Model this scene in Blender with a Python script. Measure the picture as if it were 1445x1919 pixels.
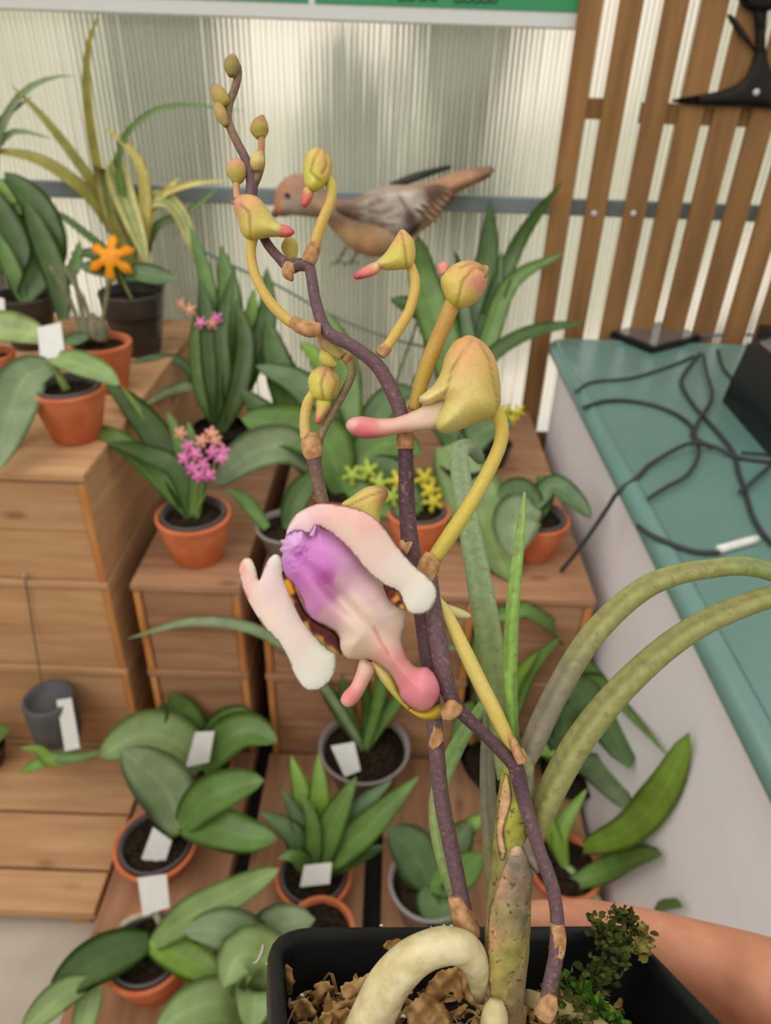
import bpy, bmesh, math, random
import numpy as np
from mathutils import Vector, Matrix, noise
from mathutils.geometry import delaunay_2d_cdt

random.seed(7)
for o in list(bpy.data.objects):
    bpy.data.objects.remove(o, do_unlink=True)
scene = bpy.context.scene
COL = scene.collection

# ------------------------------------------------------------------ camera
F = 1350.0                       # focal length in pixels of the 1445 x 1919 frame
TH = math.radians(32.5)          # pitch below the horizon
RO = math.radians(2.0)           # roll
H = 1.54                         # camera height
CAM = np.array([0.0, 0.0, H])
FW = np.array([0, math.cos(TH), -math.sin(TH)])
U0 = np.array([0, math.sin(TH), math.cos(TH)])
R0 = np.array([1.0, 0, 0])
RT = math.cos(RO) * R0 + math.sin(RO) * U0
UP = -math.sin(RO) * R0 + math.cos(RO) * U0
cam = bpy.data.cameras.new('camera')
co = bpy.data.objects.new('camera', cam); COL.objects.link(co)
m = Matrix.Identity(4)
for i in range(3):
    m[i][0] = RT[i]; m[i][1] = UP[i]; m[i][2] = -FW[i]; m[i][3] = CAM[i]
co.matrix_world = m
cam.sensor_fit = 'VERTICAL'; cam.sensor_height = 36.0
cam.lens = 36.0 * F / 1919.0
cam.clip_start = 0.01; cam.clip_end = 200
cam.dof.use_dof = True
cam.dof.focus_distance = 0.158
cam.dof.aperture_fstop = 23.0
scene.camera = co

# ------------------------------------------------------------------ sky, light, exposure
w = bpy.data.worlds.new('sky'); scene.world = w; w.use_nodes = True
nt = w.node_tree; nt.nodes.clear()
bg = nt.nodes.new('ShaderNodeBackground'); out = nt.nodes.new('ShaderNodeOutputWorld')
bg.inputs[0].default_value = (1.0, 0.965, 0.905, 1); bg.inputs[1].default_value = 0.92
nt.links.new(bg.outputs[0], out.inputs[0])
sun = bpy.data.lights.new('sun', 'SUN'); so = bpy.data.objects.new('sun', sun); COL.objects.link(so)
sun.energy = 1.25; sun.angle = math.radians(60); sun.color = (1.0, 0.95, 0.87)
so.rotation_euler = Vector((0.54, 0.58, -0.61)).to_track_quat('-Z', 'Y').to_euler()
vs = scene.view_settings
vs.view_transform = 'Standard'; vs.look = 'None'; vs.exposure = 0.22; vs.gamma = 1.0
vs.use_curve_mapping = False
scene.cycles.use_denoising = True

# ------------------------------------------------------------------ pixel / world helpers
def ray(u, v): return FW + RT * ((u - 722.5) / F) + UP * ((959.5 - v) / F)
def P(u, v, d): return CAM + d * ray(u, v)
def onz(u, v, z): r = ray(u, v); return CAM + r * ((z - H) / r[2])
def ony(u, v, y): r = ray(u, v); return CAM + r * (y / r[1])
def dep(p): return float((np.asarray(p) - CAM) @ FW)
def px(p):
    q = np.asarray(p) - CAM; d = q @ FW
    return 722.5 + F * (q @ RT) / d, 959.5 - F * (q @ UP) / d
def lin(c):
    c = np.asarray(c, float) / 255.0
    return np.where(c <= 0.04045, c / 12.92, ((c + 0.055) / 1.055) ** 2.4)

# ------------------------------------------------------------------ materials
MATS = {}
def principled(name):
    mt = bpy.data.materials.new(name); mt.use_nodes = True
    b = mt.node_tree.nodes['Principled BSDF']
    return mt, mt.node_tree, b
def mat(name, rgb, rough=0.6, var=0.15, scale=12.0, spec=0.4, bump=0.0, stretch=(1, 1, 1), rgb2=None, sss=0.0, rnd=0.0, lo=0.35, hi=0.65, detail=4.0, knots=False):
    """noise-mottled surface: rgb in 0-255 sRGB, rgb2 the second tone"""
    if name in MATS: return MATS[name]
    mt, t, b = principled(name)
    tc = t.nodes.new('ShaderNodeTexCoord'); mp = t.nodes.new('ShaderNodeMapping')
    mp.inputs['Scale'].default_value = stretch
    nz = t.nodes.new('ShaderNodeTexNoise'); nz.inputs['Scale'].default_value = scale; nz.inputs['Detail'].default_value = detail
    oi = t.nodes.new('ShaderNodeObjectInfo')
    va = t.nodes.new('ShaderNodeVectorMath'); va.operation = 'ADD'
    sc = t.nodes.new('ShaderNodeVectorMath'); sc.operation = 'SCALE'; sc.inputs['Scale'].default_value = 7.3
    cx = t.nodes.new('ShaderNodeCombineXYZ')
    for k in range(3): t.links.new(oi.outputs['Random'], cx.inputs[k])
    t.links.new(cx.outputs[0], sc.inputs[0])
    t.links.new(tc.outputs['Object'], va.inputs[0]); t.links.new(sc.outputs[0], va.inputs[1])
    t.links.new(va.outputs[0], mp.inputs[0]); t.links.new(mp.outputs[0], nz.inputs['Vector'])
    rp = t.nodes.new('ShaderNodeValToRGB')
    a = lin(rgb); c2 = lin(rgb2) if rgb2 is not None else a * (1 - var)
    a2 = a if rgb2 is not None else a * (1 + var * 0.6)
    rp.color_ramp.elements[0].position = lo; rp.color_ramp.elements[1].position = hi
    rp.color_ramp.elements[0].color = (*c2, 1); rp.color_ramp.elements[1].color = (*a2, 1)
    t.links.new(nz.outputs['Fac'], rp.inputs[0])
    last = rp.outputs[0]
    if knots:
        mp2 = t.nodes.new('ShaderNodeMapping'); mp2.inputs['Scale'].default_value = [max(.6, min(1.3, q)) for q in stretch]
        vo = t.nodes.new('ShaderNodeTexVoronoi'); vo.inputs['Scale'].default_value = 8.0
        t.links.new(va.outputs[0], mp2.inputs[0]); t.links.new(mp2.outputs[0], vo.inputs['Vector'])
        kr = t.nodes.new('ShaderNodeMapRange'); kr.inputs['From Min'].default_value = 0.05; kr.inputs['From Max'].default_value = 0.15; kr.inputs['To Min'].default_value = 0.6; kr.inputs['To Max'].default_value = 0.0
        t.links.new(vo.outputs['Distance'], kr.inputs['Value'])
        km = t.nodes.new('ShaderNodeMix'); km.data_type = 'RGBA'; t.links.new(kr.outputs[0], km.inputs['Factor'])
        t.links.new(last, km.inputs[6]); km.inputs[7].default_value = (*(c2 * 0.4), 1); last = km.outputs[2]
    if rnd:
        hs = t.nodes.new('ShaderNodeHueSaturation'); mr = t.nodes.new('ShaderNodeMapRange')
        mr.inputs['To Min'].default_value = 1 - rnd; mr.inputs['To Max'].default_value = 1 + rnd
        t.links.new(oi.outputs['Random'], mr.inputs['Value']); t.links.new(mr.outputs[0], hs.inputs['Value'])
        t.links.new(last, hs.inputs['Color']); last = hs.outputs[0]
    t.links.new(last, b.inputs['Base Color'])
    b.inputs['Roughness'].default_value = rough; b.inputs['Specular IOR Level'].default_value = spec
    if sss:
        b.inputs['Subsurface Weight'].default_value = sss; b.inputs['Subsurface Radius'].default_value = (1.0, 0.6, 0.4); b.inputs['Subsurface Scale'].default_value = 0.004
    if bump:
        bp = t.nodes.new('ShaderNodeBump'); bp.inputs['Strength'].default_value = bump; bp.inputs['Distance'].default_value = 0.002
        t.links.new(nz.outputs['Fac'], bp.inputs['Height']); t.links.new(bp.outputs[0], b.inputs['Normal'])
    MATS[name] = mt
    return mt

def leafmat(name, rgb, edge=None, mid=None, rough=0.38, spec=0.45, mott=0.18):
    """leaf: attribute lf = (|s| across, t along); midrib a touch lighter, optional margin colour"""
    mt, t, b = principled(name)
    at = t.nodes.new('ShaderNodeAttribute'); at.attribute_name = 'lf'
    sp = t.nodes.new('ShaderNodeSeparateColor'); t.links.new(at.outputs['Color'], sp.inputs[0])
    rp = t.nodes.new('ShaderNodeValToRGB'); t.links.new(sp.outputs[0], rp.inputs[0])
    a = lin(rgb); c_mid = lin(mid) if mid is not None else a * 1.22
    e = rp.color_ramp.elements
    e[0].position = 0.0; e[0].color = (*c_mid, 1); e[1].position = 0.14; e[1].color = (*a, 1)
    if edge is not None:
        k = e.new(0.5); k.color = (*a, 1); k = e.new(0.62); k.color = (*lin(edge), 1)
    tc = t.nodes.new('ShaderNodeTexCoord'); nz = t.nodes.new('ShaderNodeTexNoise'); nz.inputs['Scale'].default_value = 22
    t.links.new(tc.outputs['Object'], nz.inputs['Vector'])
    mr = t.nodes.new('ShaderNodeMapRange'); mr.inputs['From Min'].default_value = 0.3; mr.inputs['From Max'].default_value = 0.7
    mr.inputs['To Min'].default_value = 1 - mott; mr.inputs['To Max'].default_value = 1 + mott
    t.links.new(nz.outputs['Fac'], mr.inputs['Value'])
    hs = t.nodes.new('ShaderNodeHueSaturation'); t.links.new(mr.outputs[0], hs.inputs['Value']); t.links.new(rp.outputs[0], hs.inputs['Color'])
    t.links.new(hs.outputs[0], b.inputs['Base Color'])
    b.inputs['Roughness'].default_value = rough; b.inputs['Specular IOR Level'].default_value = spec
    b.inputs['Subsurface Weight'].default_value = 0.0
    tr = t.nodes.new('ShaderNodeBsdfTranslucent'); t.links.new(hs.outputs[0], tr.inputs['Color'])
    mx = t.nodes.new('ShaderNodeMixShader'); mx.inputs[0].default_value = 0.18
    t.links.new(b.outputs[0], mx.inputs[1]); t.links.new(tr.outputs[0], mx.inputs[2])
    t.links.new(mx.outputs[0], t.nodes['Material Output'].inputs[0])
    MATS[name] = mt
    return mt

def vcolmat(name, rough=0.5, spec=0.35, sss=0.0, nscale=900, namp=0.07, thin=0.0, bump=0.0, speck=0.0, sscale=500, scol=(66, 48, 46)):
    """pigment from the colour attribute Col, with a fine grain"""
    mt, t, b = principled(name)
    at = t.nodes.new('ShaderNodeAttribute'); at.attribute_name = 'Col'
    tc = t.nodes.new('ShaderNodeTexCoord'); nz = t.nodes.new('ShaderNodeTexNoise'); nz.inputs['Scale'].default_value = nscale; nz.inputs['Detail'].default_value = 3
    t.links.new(tc.outputs['Object'], nz.inputs['Vector'])
    mr = t.nodes.new('ShaderNodeMapRange'); mr.inputs['From Min'].default_value = 0.3; mr.inputs['From Max'].default_value = 0.7
    mr.inputs['To Min'].default_value = 1 - namp; mr.inputs['To Max'].default_value = 1 + namp
    t.links.new(nz.outputs['Fac'], mr.inputs['Value'])
    hs = t.nodes.new('ShaderNodeHueSaturation'); t.links.new(mr.outputs[0], hs.inputs['Value']); t.links.new(at.outputs['Color'], hs.inputs['Color'])
    last = hs.outputs[0]
    if speck:
        n2 = t.nodes.new('ShaderNodeTexNoise'); n2.inputs['Scale'].default_value = sscale; n2.inputs['Detail'].default_value = 2
        t.links.new(tc.outputs['Object'], n2.inputs['Vector'])
        rp = t.nodes.new('ShaderNodeMapRange'); rp.inputs['From Min'].default_value = 0.60; rp.inputs['From Max'].default_value = 0.68
        rp.inputs['To Max'].default_value = speck; t.links.new(n2.outputs['Fac'], rp.inputs['Value'])
        mxc = t.nodes.new('ShaderNodeMix'); mxc.data_type = 'RGBA'; t.links.new(rp.outputs[0], mxc.inputs['Factor'])
        t.links.new(last, mxc.inputs[6]); mxc.inputs[7].default_value = (*lin(scol), 1); last = mxc.outputs[2]
    t.links.new(last, b.inputs['Base Color'])
    b.inputs['Roughness'].default_value = rough; b.inputs['Specular IOR Level'].default_value = spec
    if sss:
        b.inputs['Subsurface Weight'].default_value = sss; b.inputs['Subsurface Radius'].default_value = (1.0, 0.7, 0.6); b.inputs['Subsurface Scale'].default_value = 0.0015
    if bump:
        bp = t.nodes.new('ShaderNodeBump'); bp.inputs['Strength'].default_value = bump; bp.inputs['Distance'].default_value = 0.0004
        t.links.new(nz.outputs['Fac'], bp.inputs['Height']); t.links.new(bp.outputs[0], b.inputs['Normal'])
    if thin:
        tr = t.nodes.new('ShaderNodeBsdfTranslucent'); t.links.new(hs.outputs[0], tr.inputs['Color'])
        mx = t.nodes.new('ShaderNodeMixShader'); mx.inputs[0].default_value = thin
        t.links.new(b.outputs[0], mx.inputs[1]); t.links.new(tr.outputs[0], mx.inputs[2]); t.links.new(mx.outputs[0], t.nodes['Material Output'].inputs[0])
    MATS[name] = mt
    return mt

WOODS = dict(knots=True, rgb=(206, 164, 122), rgb2=(184, 140, 100), rough=0.7, spec=0.2, bump=0.15, rnd=0.10, lo=0.3, hi=0.7)
mat('wood_x', scale=14, stretch=(0.35, 3.0, 3.0), **WOODS)
mat('wood_y', scale=14, stretch=(3.0, 0.35, 3.0), **WOODS)
mat('wood_z', scale=14, stretch=(3.0, 3.0, 0.35), **WOODS)
BROWNER = dict(knots=True, rgb=(186, 142, 108), rgb2=(154, 112, 84), rough=0.7, spec=0.2, bump=0.15, rnd=0.12, lo=0.3, hi=0.7)  # browner, darker copy of the wood for the low stacks and platforms
mat('aged_x', scale=14, stretch=(0.35, 3.0, 3.0), **BROWNER)
mat('aged_y', scale=14, stretch=(3.0, 0.35, 3.0), **BROWNER)
mat('wood_edge', (214, 150, 88), rgb2=(190, 122, 66), rough=0.7, spec=0.2, scale=20, stretch=(3, 3, .4), rnd=0.08)
mat('wood_dark', (150, 105, 72), rgb2=(118, 80, 54), rough=0.75, spec=0.2, scale=12, stretch=(.4, 3, 3), rnd=0.12)
mat('fence', (150, 110, 68), rgb2=(128, 92, 56), rough=0.7, spec=0.25, scale=10, stretch=(3, 3, .3), rnd=0.08)
mat('concrete', (196, 184, 170), var=0.10, rough=0.9, scale=9, spec=0.1)
mat('teal', (100, 136, 128), var=0.05, rough=0.28, scale=6, spec=0.5)
mat('white_panel', (238, 236, 242), var=0.03, rough=0.55, scale=4)
mat('black_plastic', (15, 16, 18), var=0.2, rough=0.45, scale=30, spec=0.28)
mat('black_device', (16, 18, 20), var=0.2, rough=0.35, scale=8)
mat('grey_metal', (124, 136, 138), var=0.08, rough=0.45, scale=5)
mat('screw', (200, 198, 200), var=0.1, rough=0.25, scale=50)
mat('iron', (38, 30, 26), var=0.25, rough=0.7, scale=30, spec=0.25)
mat('terracotta', (218, 130, 88), rgb2=(200, 108, 68), rough=0.8, spec=0.15, scale=18, rnd=0.05)
mat('liner', (92, 86, 88), var=0.15, rough=0.45, scale=20)
mat('dark_pot', (66, 60, 54), var=0.3, rough=0.4, scale=14)
mat('soil', (58, 46, 34), rgb2=(22, 17, 12), rough=0.95, spec=0.1, scale=120, bump=0.6)
mat('tag', (226, 226, 222), var=0.04, rough=0.5, scale=60)
mat('sign_white', (214, 216, 216), var=0.02, rough=0.4, scale=3)
mat('sign_green', (58, 146, 98), var=0.03, rough=0.4, scale=3)
mat('ink', (36, 70, 52), var=0.1, rough=0.5, scale=10)
mat('cable', (52, 54, 54), var=0.1, rough=0.5, scale=40)
mat('cable_blue', (44, 96, 150), var=0.1, rough=0.5, scale=40)
mat('wire', (96, 90, 84), var=0.1, rough=0.5, scale=40)
mat('root_pale', (190, 180, 160), rgb2=(160, 150, 128), rough=0.7, scale=60)
mat('stem_grey', (126, 120, 96), rgb2=(96, 96, 66), rough=0.7, scale=40)
mat('stem_green', (120, 136, 62), rgb2=(92, 112, 48), rough=0.6, scale=40)
mat('orange_petal', (250, 168, 20), rgb2=(238, 140, 10), rough=0.5, scale=40)
mat('pink_petal', (216, 92, 172), rgb2=(234, 150, 190), rough=0.5, scale=60, rnd=0.1)
mat('peach_petal', (226, 150, 140), rgb2=(230, 172, 130), rough=0.5, scale=60, rnd=0.1)
mat('yellow_petal', (216, 196, 44), rgb2=(180, 176, 50), rough=0.5, scale=60, rnd=0.1)
mat('lime_petal', (180, 196, 70), rgb2=(150, 170, 60), rough=0.5, scale=60, rnd=0.1)
mat('vial', (88, 90, 94), var=0.15, rough=0.6, scale=30)
leafmat('leaf_dark', (76, 104, 50), rough=0.35)
leafmat('leaf_mid', (106, 140, 70), rough=0.36)
leafmat('leaf_light', (142, 168, 104), rough=0.36)
leafmat('leaf_bright', (128, 164, 64), rough=0.36)
leafmat('leaf_grey', (136, 156, 114), rough=0.42)
leafmat('leaf_teal', (98, 126, 82), rough=0.38)
leafmat('leaf_pale', (160, 180, 118), rough=0.42, mott=0.3)
leafmat('leaf_olive', (158, 156, 66), edge=(190, 176, 96), rough=0.42)
leafmat('leaf_varieg', (150, 164, 96), edge=(214, 204, 134), mid=(214, 204, 134), rough=0.42)
leafmat('leaf_yellow', (214, 202, 118), edge=(224, 210, 130), rough=0.42)

# twin-wall glazing: a rough clear sheet that also scatters some daylight
mt, t, b = principled('polycarbonate')
gl = t.nodes.new('ShaderNodeBsdfGlass'); gl.inputs['Color'].default_value = (0.98, 0.97, 0.95, 1); gl.inputs['Roughness'].default_value = 0.07; gl.inputs['IOR'].default_value = 1.3
tl = t.nodes.new('ShaderNodeBsdfTranslucent'); tl.inputs['Color'].default_value = (0.86, 0.86, 0.80, 1)
df = t.nodes.new('ShaderNodeBsdfDiffuse'); df.inputs['Color'].default_value = (0.80, 0.80, 0.74, 1)
mx = t.nodes.new('ShaderNodeMixShader'); mx.inputs[0].default_value = 0.5
mx2 = t.nodes.new('ShaderNodeMixShader'); mx2.inputs[0].default_value = 0.10
t.links.new(tl.outputs[0], mx.inputs[1]); t.links.new(df.outputs[0], mx.inputs[2])
t.links.new(gl.outputs[0], mx2.inputs[1]); t.links.new(mx.outputs[0], mx2.inputs[2])
t.links.new(mx2.outputs[0], t.nodes['Material Output'].inputs[0]); MATS['polycarbonate'] = mt
mt, t, b = principled('rib_plastic')
b.inputs['Base Color'].default_value = (0.86, 0.86, 0.80, 1); b.inputs['Roughness'].default_value = 0.3
tl = t.nodes.new('ShaderNodeBsdfTranslucent'); tl.inputs['Color'].default_value = (0.92, 0.92, 0.86, 1)
nz = t.nodes.new('ShaderNodeTexNoise'); nz.inputs['Scale'].default_value = 8
mr = t.nodes.new('ShaderNodeMapRange'); mr.inputs['To Min'].default_value = 0.55; mr.inputs['To Max'].default_value = 0.75; t.links.new(nz.outputs['Fac'], mr.inputs['Value'])
mx = t.nodes.new('ShaderNodeMixShader'); t.links.new(mr.outputs[0], mx.inputs[0]); t.links.new(b.outputs[0], mx.inputs[1]); t.links.new(tl.outputs[0], mx.inputs[2])
t.links.new(mx.outputs[0], t.nodes['Material Output'].inputs[0]); MATS['rib_plastic'] = mt
# clear plastic pots
mt, t, b = principled('clear_plastic')
tr = t.nodes.new('ShaderNodeBsdfTransparent'); tr.inputs[0].default_value = (0.86, 0.86, 0.84, 1)
b.inputs['Base Color'].default_value = (*lin((176, 170, 168)), 1); b.inputs['Roughness'].default_value = 0.25
nz = t.nodes.new('ShaderNodeTexNoise'); nz.inputs['Scale'].default_value = 25
mr = t.nodes.new('ShaderNodeMapRange'); mr.inputs['To Min'].default_value = 0.45; mr.inputs['To Max'].default_value = 0.75
t.links.new(nz.outputs['Fac'], mr.inputs['Value'])
mx = t.nodes.new('ShaderNodeMixShader'); t.links.new(mr.outputs[0], mx.inputs[0])
t.links.new(tr.outputs[0], mx.inputs[1]); t.links.new(b.outputs[0], mx.inputs[2])
t.links.new(mx.outputs[0], t.nodes['Material Output'].inputs[0]); MATS['clear_plastic'] = mt

# ------------------------------------------------------------------ object helpers
WPOS = {}
def setp(o, label=None, cat=None, group=None, kind=None):
    if label: o['label'] = label
    if cat: o['category'] = cat
    if group: o['group'] = group
    if kind: o['kind'] = kind
    return o
def empty(name, loc, label, cat, group=None):
    o = bpy.data.objects.new(name, None); COL.objects.link(o); o.empty_display_size = 0.02
    o.location = Vector([float(x) for x in loc]); WPOS[o] = np.array([float(x) for x in loc])
    return setp(o, label, cat, group)
def obj(name, verts, faces, material, parent=None, smooth=True, cols=None, lf=None, origin=None):
    """one mesh object; verts are world coordinates"""
    V = np.asarray(verts, float)
    if origin is None:
        c = (V.min(0) + V.max(0)) / 2
        if parent is None: c[2] = V[:, 2].min()
    else: c = np.asarray(origin, float)
    me = bpy.data.meshes.new(name)
    me.from_pydata([tuple(x) for x in (V - c)], [], [tuple(int(i) for i in f) for f in faces])
    me.update()
    if smooth: me.polygons.foreach_set('use_smooth', [True] * len(me.polygons))
    if cols is not None:
        at = me.color_attributes.new('Col', 'FLOAT_COLOR', 'POINT')
        a = np.ones((len(V), 4)); a[:, :3] = cols
        at.data.foreach_set('color', a.ravel())
    if lf is not None:
        at = me.color_attributes.new('lf', 'FLOAT_COLOR', 'POINT')
        a = np.ones((len(V), 4)); a[:, :2] = lf; a[:, 2] = 0
        at.data.foreach_set('color', a.ravel())
    me.materials.append(MATS[material])
    return link(name, me, c, parent)
def link(name, me, c, parent=None):
    o = bpy.data.objects.new(name, me); COL.objects.link(o)
    WPOS[o] = np.asarray(c, float)
    base = WPOS[parent] if parent is not None else np.zeros(3)
    if parent is not None: o.parent = parent
    o.location = Vector([float(x) for x in (WPOS[o] - base)])
    return o
BOX = {}
def box(name, lo, hi, material, parent=None, bev=0.0015):
    lo = np.asarray(lo, float); hi = np.asarray(hi, float); d = np.round(hi - lo, 5)
    key = (tuple(d), material, bev)
    if key not in BOX:
        bm = bmesh.new(); bmesh.ops.create_cube(bm, size=1.0)
        bmesh.ops.scale(bm, vec=Vector(d), verts=bm.verts)
        if bev: bmesh.ops.bevel(bm, geom=list(bm.edges), offset=min(bev, d.min() * 0.3), segments=1, affect='EDGES')
        me = bpy.data.meshes.new(name); bm.to_mesh(me); bm.free(); me.materials.append(MATS[material]); BOX[key] = me
    c = (lo + hi) / 2
    if parent is None:
        me = BOX[key].copy(); me.transform(Matrix.Translation((0, 0, d[2] / 2))); c[2] = lo[2]
        return link(name, me, c, None)
    return link(name, BOX[key], c, parent)
def spline(pts, n):
    """Catmull-Rom through rows of pts, n samples, roughly even in chord length"""
    p = np.asarray(pts, float)
    if len(p) == 2:
        s = np.linspace(0, 1, n)[:, None]; return p[0] * (1 - s) + p[1] * s
    seg = np.linalg.norm(np.diff(p[:, :2] if p.shape[1] > 3 else p[:, :3], axis=0), axis=1) + 1e-9
    k = np.concatenate([[0], np.cumsum(seg)])
    ext = np.vstack([2 * p[0] - p[1], p, 2 * p[-1] - p[-2]])
    res = []
    for s in np.linspace(0, k[-1], n):
        i = min(int(np.searchsorted(k, s, side='right') - 1), len(p) - 2); i = max(i, 0)
        t = (s - k[i]) / seg[i]
        a, b_, c, d = ext[i], ext[i + 1], ext[i + 2], ext[i + 3]
        res.append(0.5 * (2 * b_ + (c - a) * t + (2 * a - 5 * b_ + 4 * c - d) * t * t + (3 * b_ - a - 3 * c + d) * t ** 3))
    return np.array(res)
def frames(c):
    t = np.gradient(c, axis=0); t /= np.linalg.norm(t, axis=1)[:, None] + 1e-12
    return t
def tube_mesh(c, r, nseg=10, squash=1.0, lobes=0, lobe_amp=0.0, cap=True, jitter=0.0):
    """ring loft about centreline c (world), radii r; squash flattens toward the viewer"""
    c = np.asarray(c, float); r = np.asarray(r, float); t = frames(c)
    V = []; Fc = []
    for i in range(len(c)):
        vd = c[i] - CAM; vd /= np.linalg.norm(vd)
        s = np.cross(t[i], vd); ns = np.linalg.norm(s)
        s = s / ns if ns > 0.05 else np.cross(t[i], UP) / (np.linalg.norm(np.cross(t[i], UP)) + 1e-9)
        n = np.cross(s, t[i])
        for k in range(nseg):
            a = 2 * math.pi * k / nseg
            rr = r[i] * (1 + lobe_amp * math.cos(lobes * a)) if lobes else r[i]
            if jitter: rr *= 1 + jitter * noise.noise(Vector(c[i] * 260 + np.array([math.cos(a), math.sin(a), 0]) * 1.2))
            V.append(c[i] + s * math.cos(a) * rr + n * math.sin(a) * rr * squash)
    m_ = len(c)
    for i in range(m_ - 1):
        for k in range(nseg):
            k2 = (k + 1) % nseg
            Fc.append((i * nseg + k, i * nseg + k2, (i + 1) * nseg + k2, (i + 1) * nseg + k))
    if cap:
        Fc.append(tuple(range(nseg - 1, -1, -1))); Fc.append(tuple((m_ - 1) * nseg + k for k in range(nseg)))
    return V, Fc
def tube(name, pts, r, material, parent=None, n=24, nseg=10, cols=None, **kw):
    """pts world points; r radius or list per point; cols list of sRGB per control point"""
    p = np.asarray(pts, float)
    r = np.full(len(p), r) if np.isscalar(r) else np.asarray(r, float)
    cc = np.asarray([lin(x) for x in cols]) if cols is not None else np.zeros((len(p), 3))
    q = spline(np.hstack([p, r[:, None], cc]), n)
    rr = np.maximum(q[:, 3], 1e-4)
    V, Fc = tube_mesh(q[:, :3], rr, nseg, **kw)
    vc = np.repeat(np.clip(q[:, 4:7], 0, 1), nseg, axis=0) if cols is not None else None
    return obj(name, V, Fc, material, parent, cols=vc)
def ptube(name, pts, wpx, material, parent=None, **kw):
    """pts (u, v, depth); wpx width in pixels, scalar or per point"""
    wp = [P(*q[:3]) for q in pts]
    wl = [wpx] * len(pts) if np.isscalar(wpx) else wpx
    return tube(name, wp, [0.5 * a * q[2] / F for a, q in zip(wl, pts)], material, parent, **kw)
def prof(kind, s):
    if kind == 'strap': return min(1.0, 0.62 + 1.1 * s) * (1 - max(0.0, (s - 0.45) / 0.55) ** 2.2) ** 0.8 + 0.01
    if kind == 'lance': return max(0.02, math.sin(math.pi * min(1, 0.10 + 0.90 * s ** 0.9)) ** 0.8)
    return max(0.02, math.sin(math.pi * min(1, 0.06 + 0.94 * s)) ** 0.55)      # paddle
def bad(p, mrg=0.015):
    x, y, z = p
    if y > WY - .045 - mrg: return True
    if x > XK_ + .035 - mrg and z < .80: return True
    if XK_ - mrg < x and .80 <= z < .845 + mrg and y < 2.1: return True
    if z < Z_C + .006: return True
    if x > .40 and y > WY - .13 and z > .3: return True
    if -1.11 < x < -.585 + mrg and 1.19 - mrg < y < 2.16 and z < Z_A + .004: return True
    if -.545 < x < .455 and 1.19 - mrg < y < 2.16 and z < Z_B + .004: return True
    return False
XK_ = 0.463; Z_A, Z_B, Z_C = 0.838, 0.575, 0.056; WY = 2.22
def safe(u, v, d):
    for _ in range(80):
        if not bad(P(u, v, d)): return (u, v, d)
        d -= .008
    return (u, v, d)
def leaf(parent, pts, wpx, material, kind='paddle', cup=0.16, twist=0.0, n=18, thick=0.0016, name='leaf', label=None):
    """blade along pts (u, v, depth), widest width wpx pixels, its broad side roughly to the open room"""
    pts = [pts[0]] + [safe(*q) for q in pts[1:]]; c = spline([P(*q) for q in pts], n); dm = np.mean([q[2] for q in pts]); W = wpx * dm / F
    t = frames(c); V = []; L = []; Fc = []
    S = np.array([-1, -.66, -.33, 0, .33, .66, 1.0])
    sp = None
    for i in range(n):
        vd = c[i] - CAM; vd /= np.linalg.norm(vd)
        vd = vd * 0.8 + np.array([0, 0, -0.45])
        s = np.cross(t[i], vd); s /= np.linalg.norm(s) + 1e-9
        if sp is not None:
            if s @ sp < 0: s = -s
            s = s * 0.5 + sp * 0.5; s -= t[i] * (s @ t[i]); s /= np.linalg.norm(s) + 1e-9
        sp = s
        nn = np.cross(s, t[i])
        if nn @ vd > 0: nn = -nn
        if twist:
            s, nn = s * math.cos(twist) + nn * math.sin(twist), nn * math.cos(twist) - s * math.sin(twist)
        f = i / (n - 1); hw = 0.5 * W * prof(kind, f)
        for sgn in (1, -1):
            for a in S:
                off = nn * (cup * hw * 2 * abs(a) ** 1.4)
                th = nn * (thick * 0.5 * sgn * (1 - a * a) ** 0.5)
                V.append(c[i] + s * a * hw + off + th); L.append((abs(a), f))
    k = len(S)
    for i in range(n - 1):
        for j in range(k - 1):
            a = i * 2 * k + j; b_ = (i + 1) * 2 * k + j
            Fc.append((a, a + 1, b_ + 1, b_)); Fc.append((a + k, b_ + k, b_ + k + 1, a + k + 1))
        for j in (0, k - 1):
            a = i * 2 * k + j; b_ = (i + 1) * 2 * k + j
            Fc.append((a, b_, b_ + k, a + k))
    o = obj(name, V, Fc, 'leaf_' + material, parent, lf=np.array(L))
    if label: o['label'] = label
    return o
def lathe(name, c, profile, material, parent=None, nseg=40, ecc=1.0, axis=None):
    """profile [(r, z)] about vertical through c"""
    V = []; Fc = []
    for r, z in profile:
        for k in range(nseg):
            a = 2 * math.pi * k / nseg
            V.append((c[0] + r * math.cos(a), c[1] + r * math.sin(a) * ecc, c[2] + z))
    m_ = len(profile)
    for i in range(m_ - 1):
        for k in range(nseg):
            k2 = (k + 1) % nseg
            Fc.append((i * nseg + k, i * nseg + k2, (i + 1) * nseg + k2, (i + 1) * nseg + k))
    Fc.append(tuple(range(nseg - 1, -1, -1))); Fc.append(tuple((m_ - 1) * nseg + k for k in range(nseg)))
    return obj(name, V, Fc, material, parent)
def closed_curve(pts, step):
    p = np.asarray(pts, float); n = len(p); res = []
    for i in range(n):
        a, b_, c, d = p[i - 1], p[i], p[(i + 1) % n], p[(i + 2) % n]
        k = max(2, int(np.linalg.norm(c - b_) / step))
        for j in range(k):
            t = j / k
            res.append(0.5 * (2 * b_ + (c - a) * t + (2 * a - 5 * b_ + 4 * c - d) * t * t + (3 * b_ - a - 3 * c + d) * t ** 3))
    return np.array(res)
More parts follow.
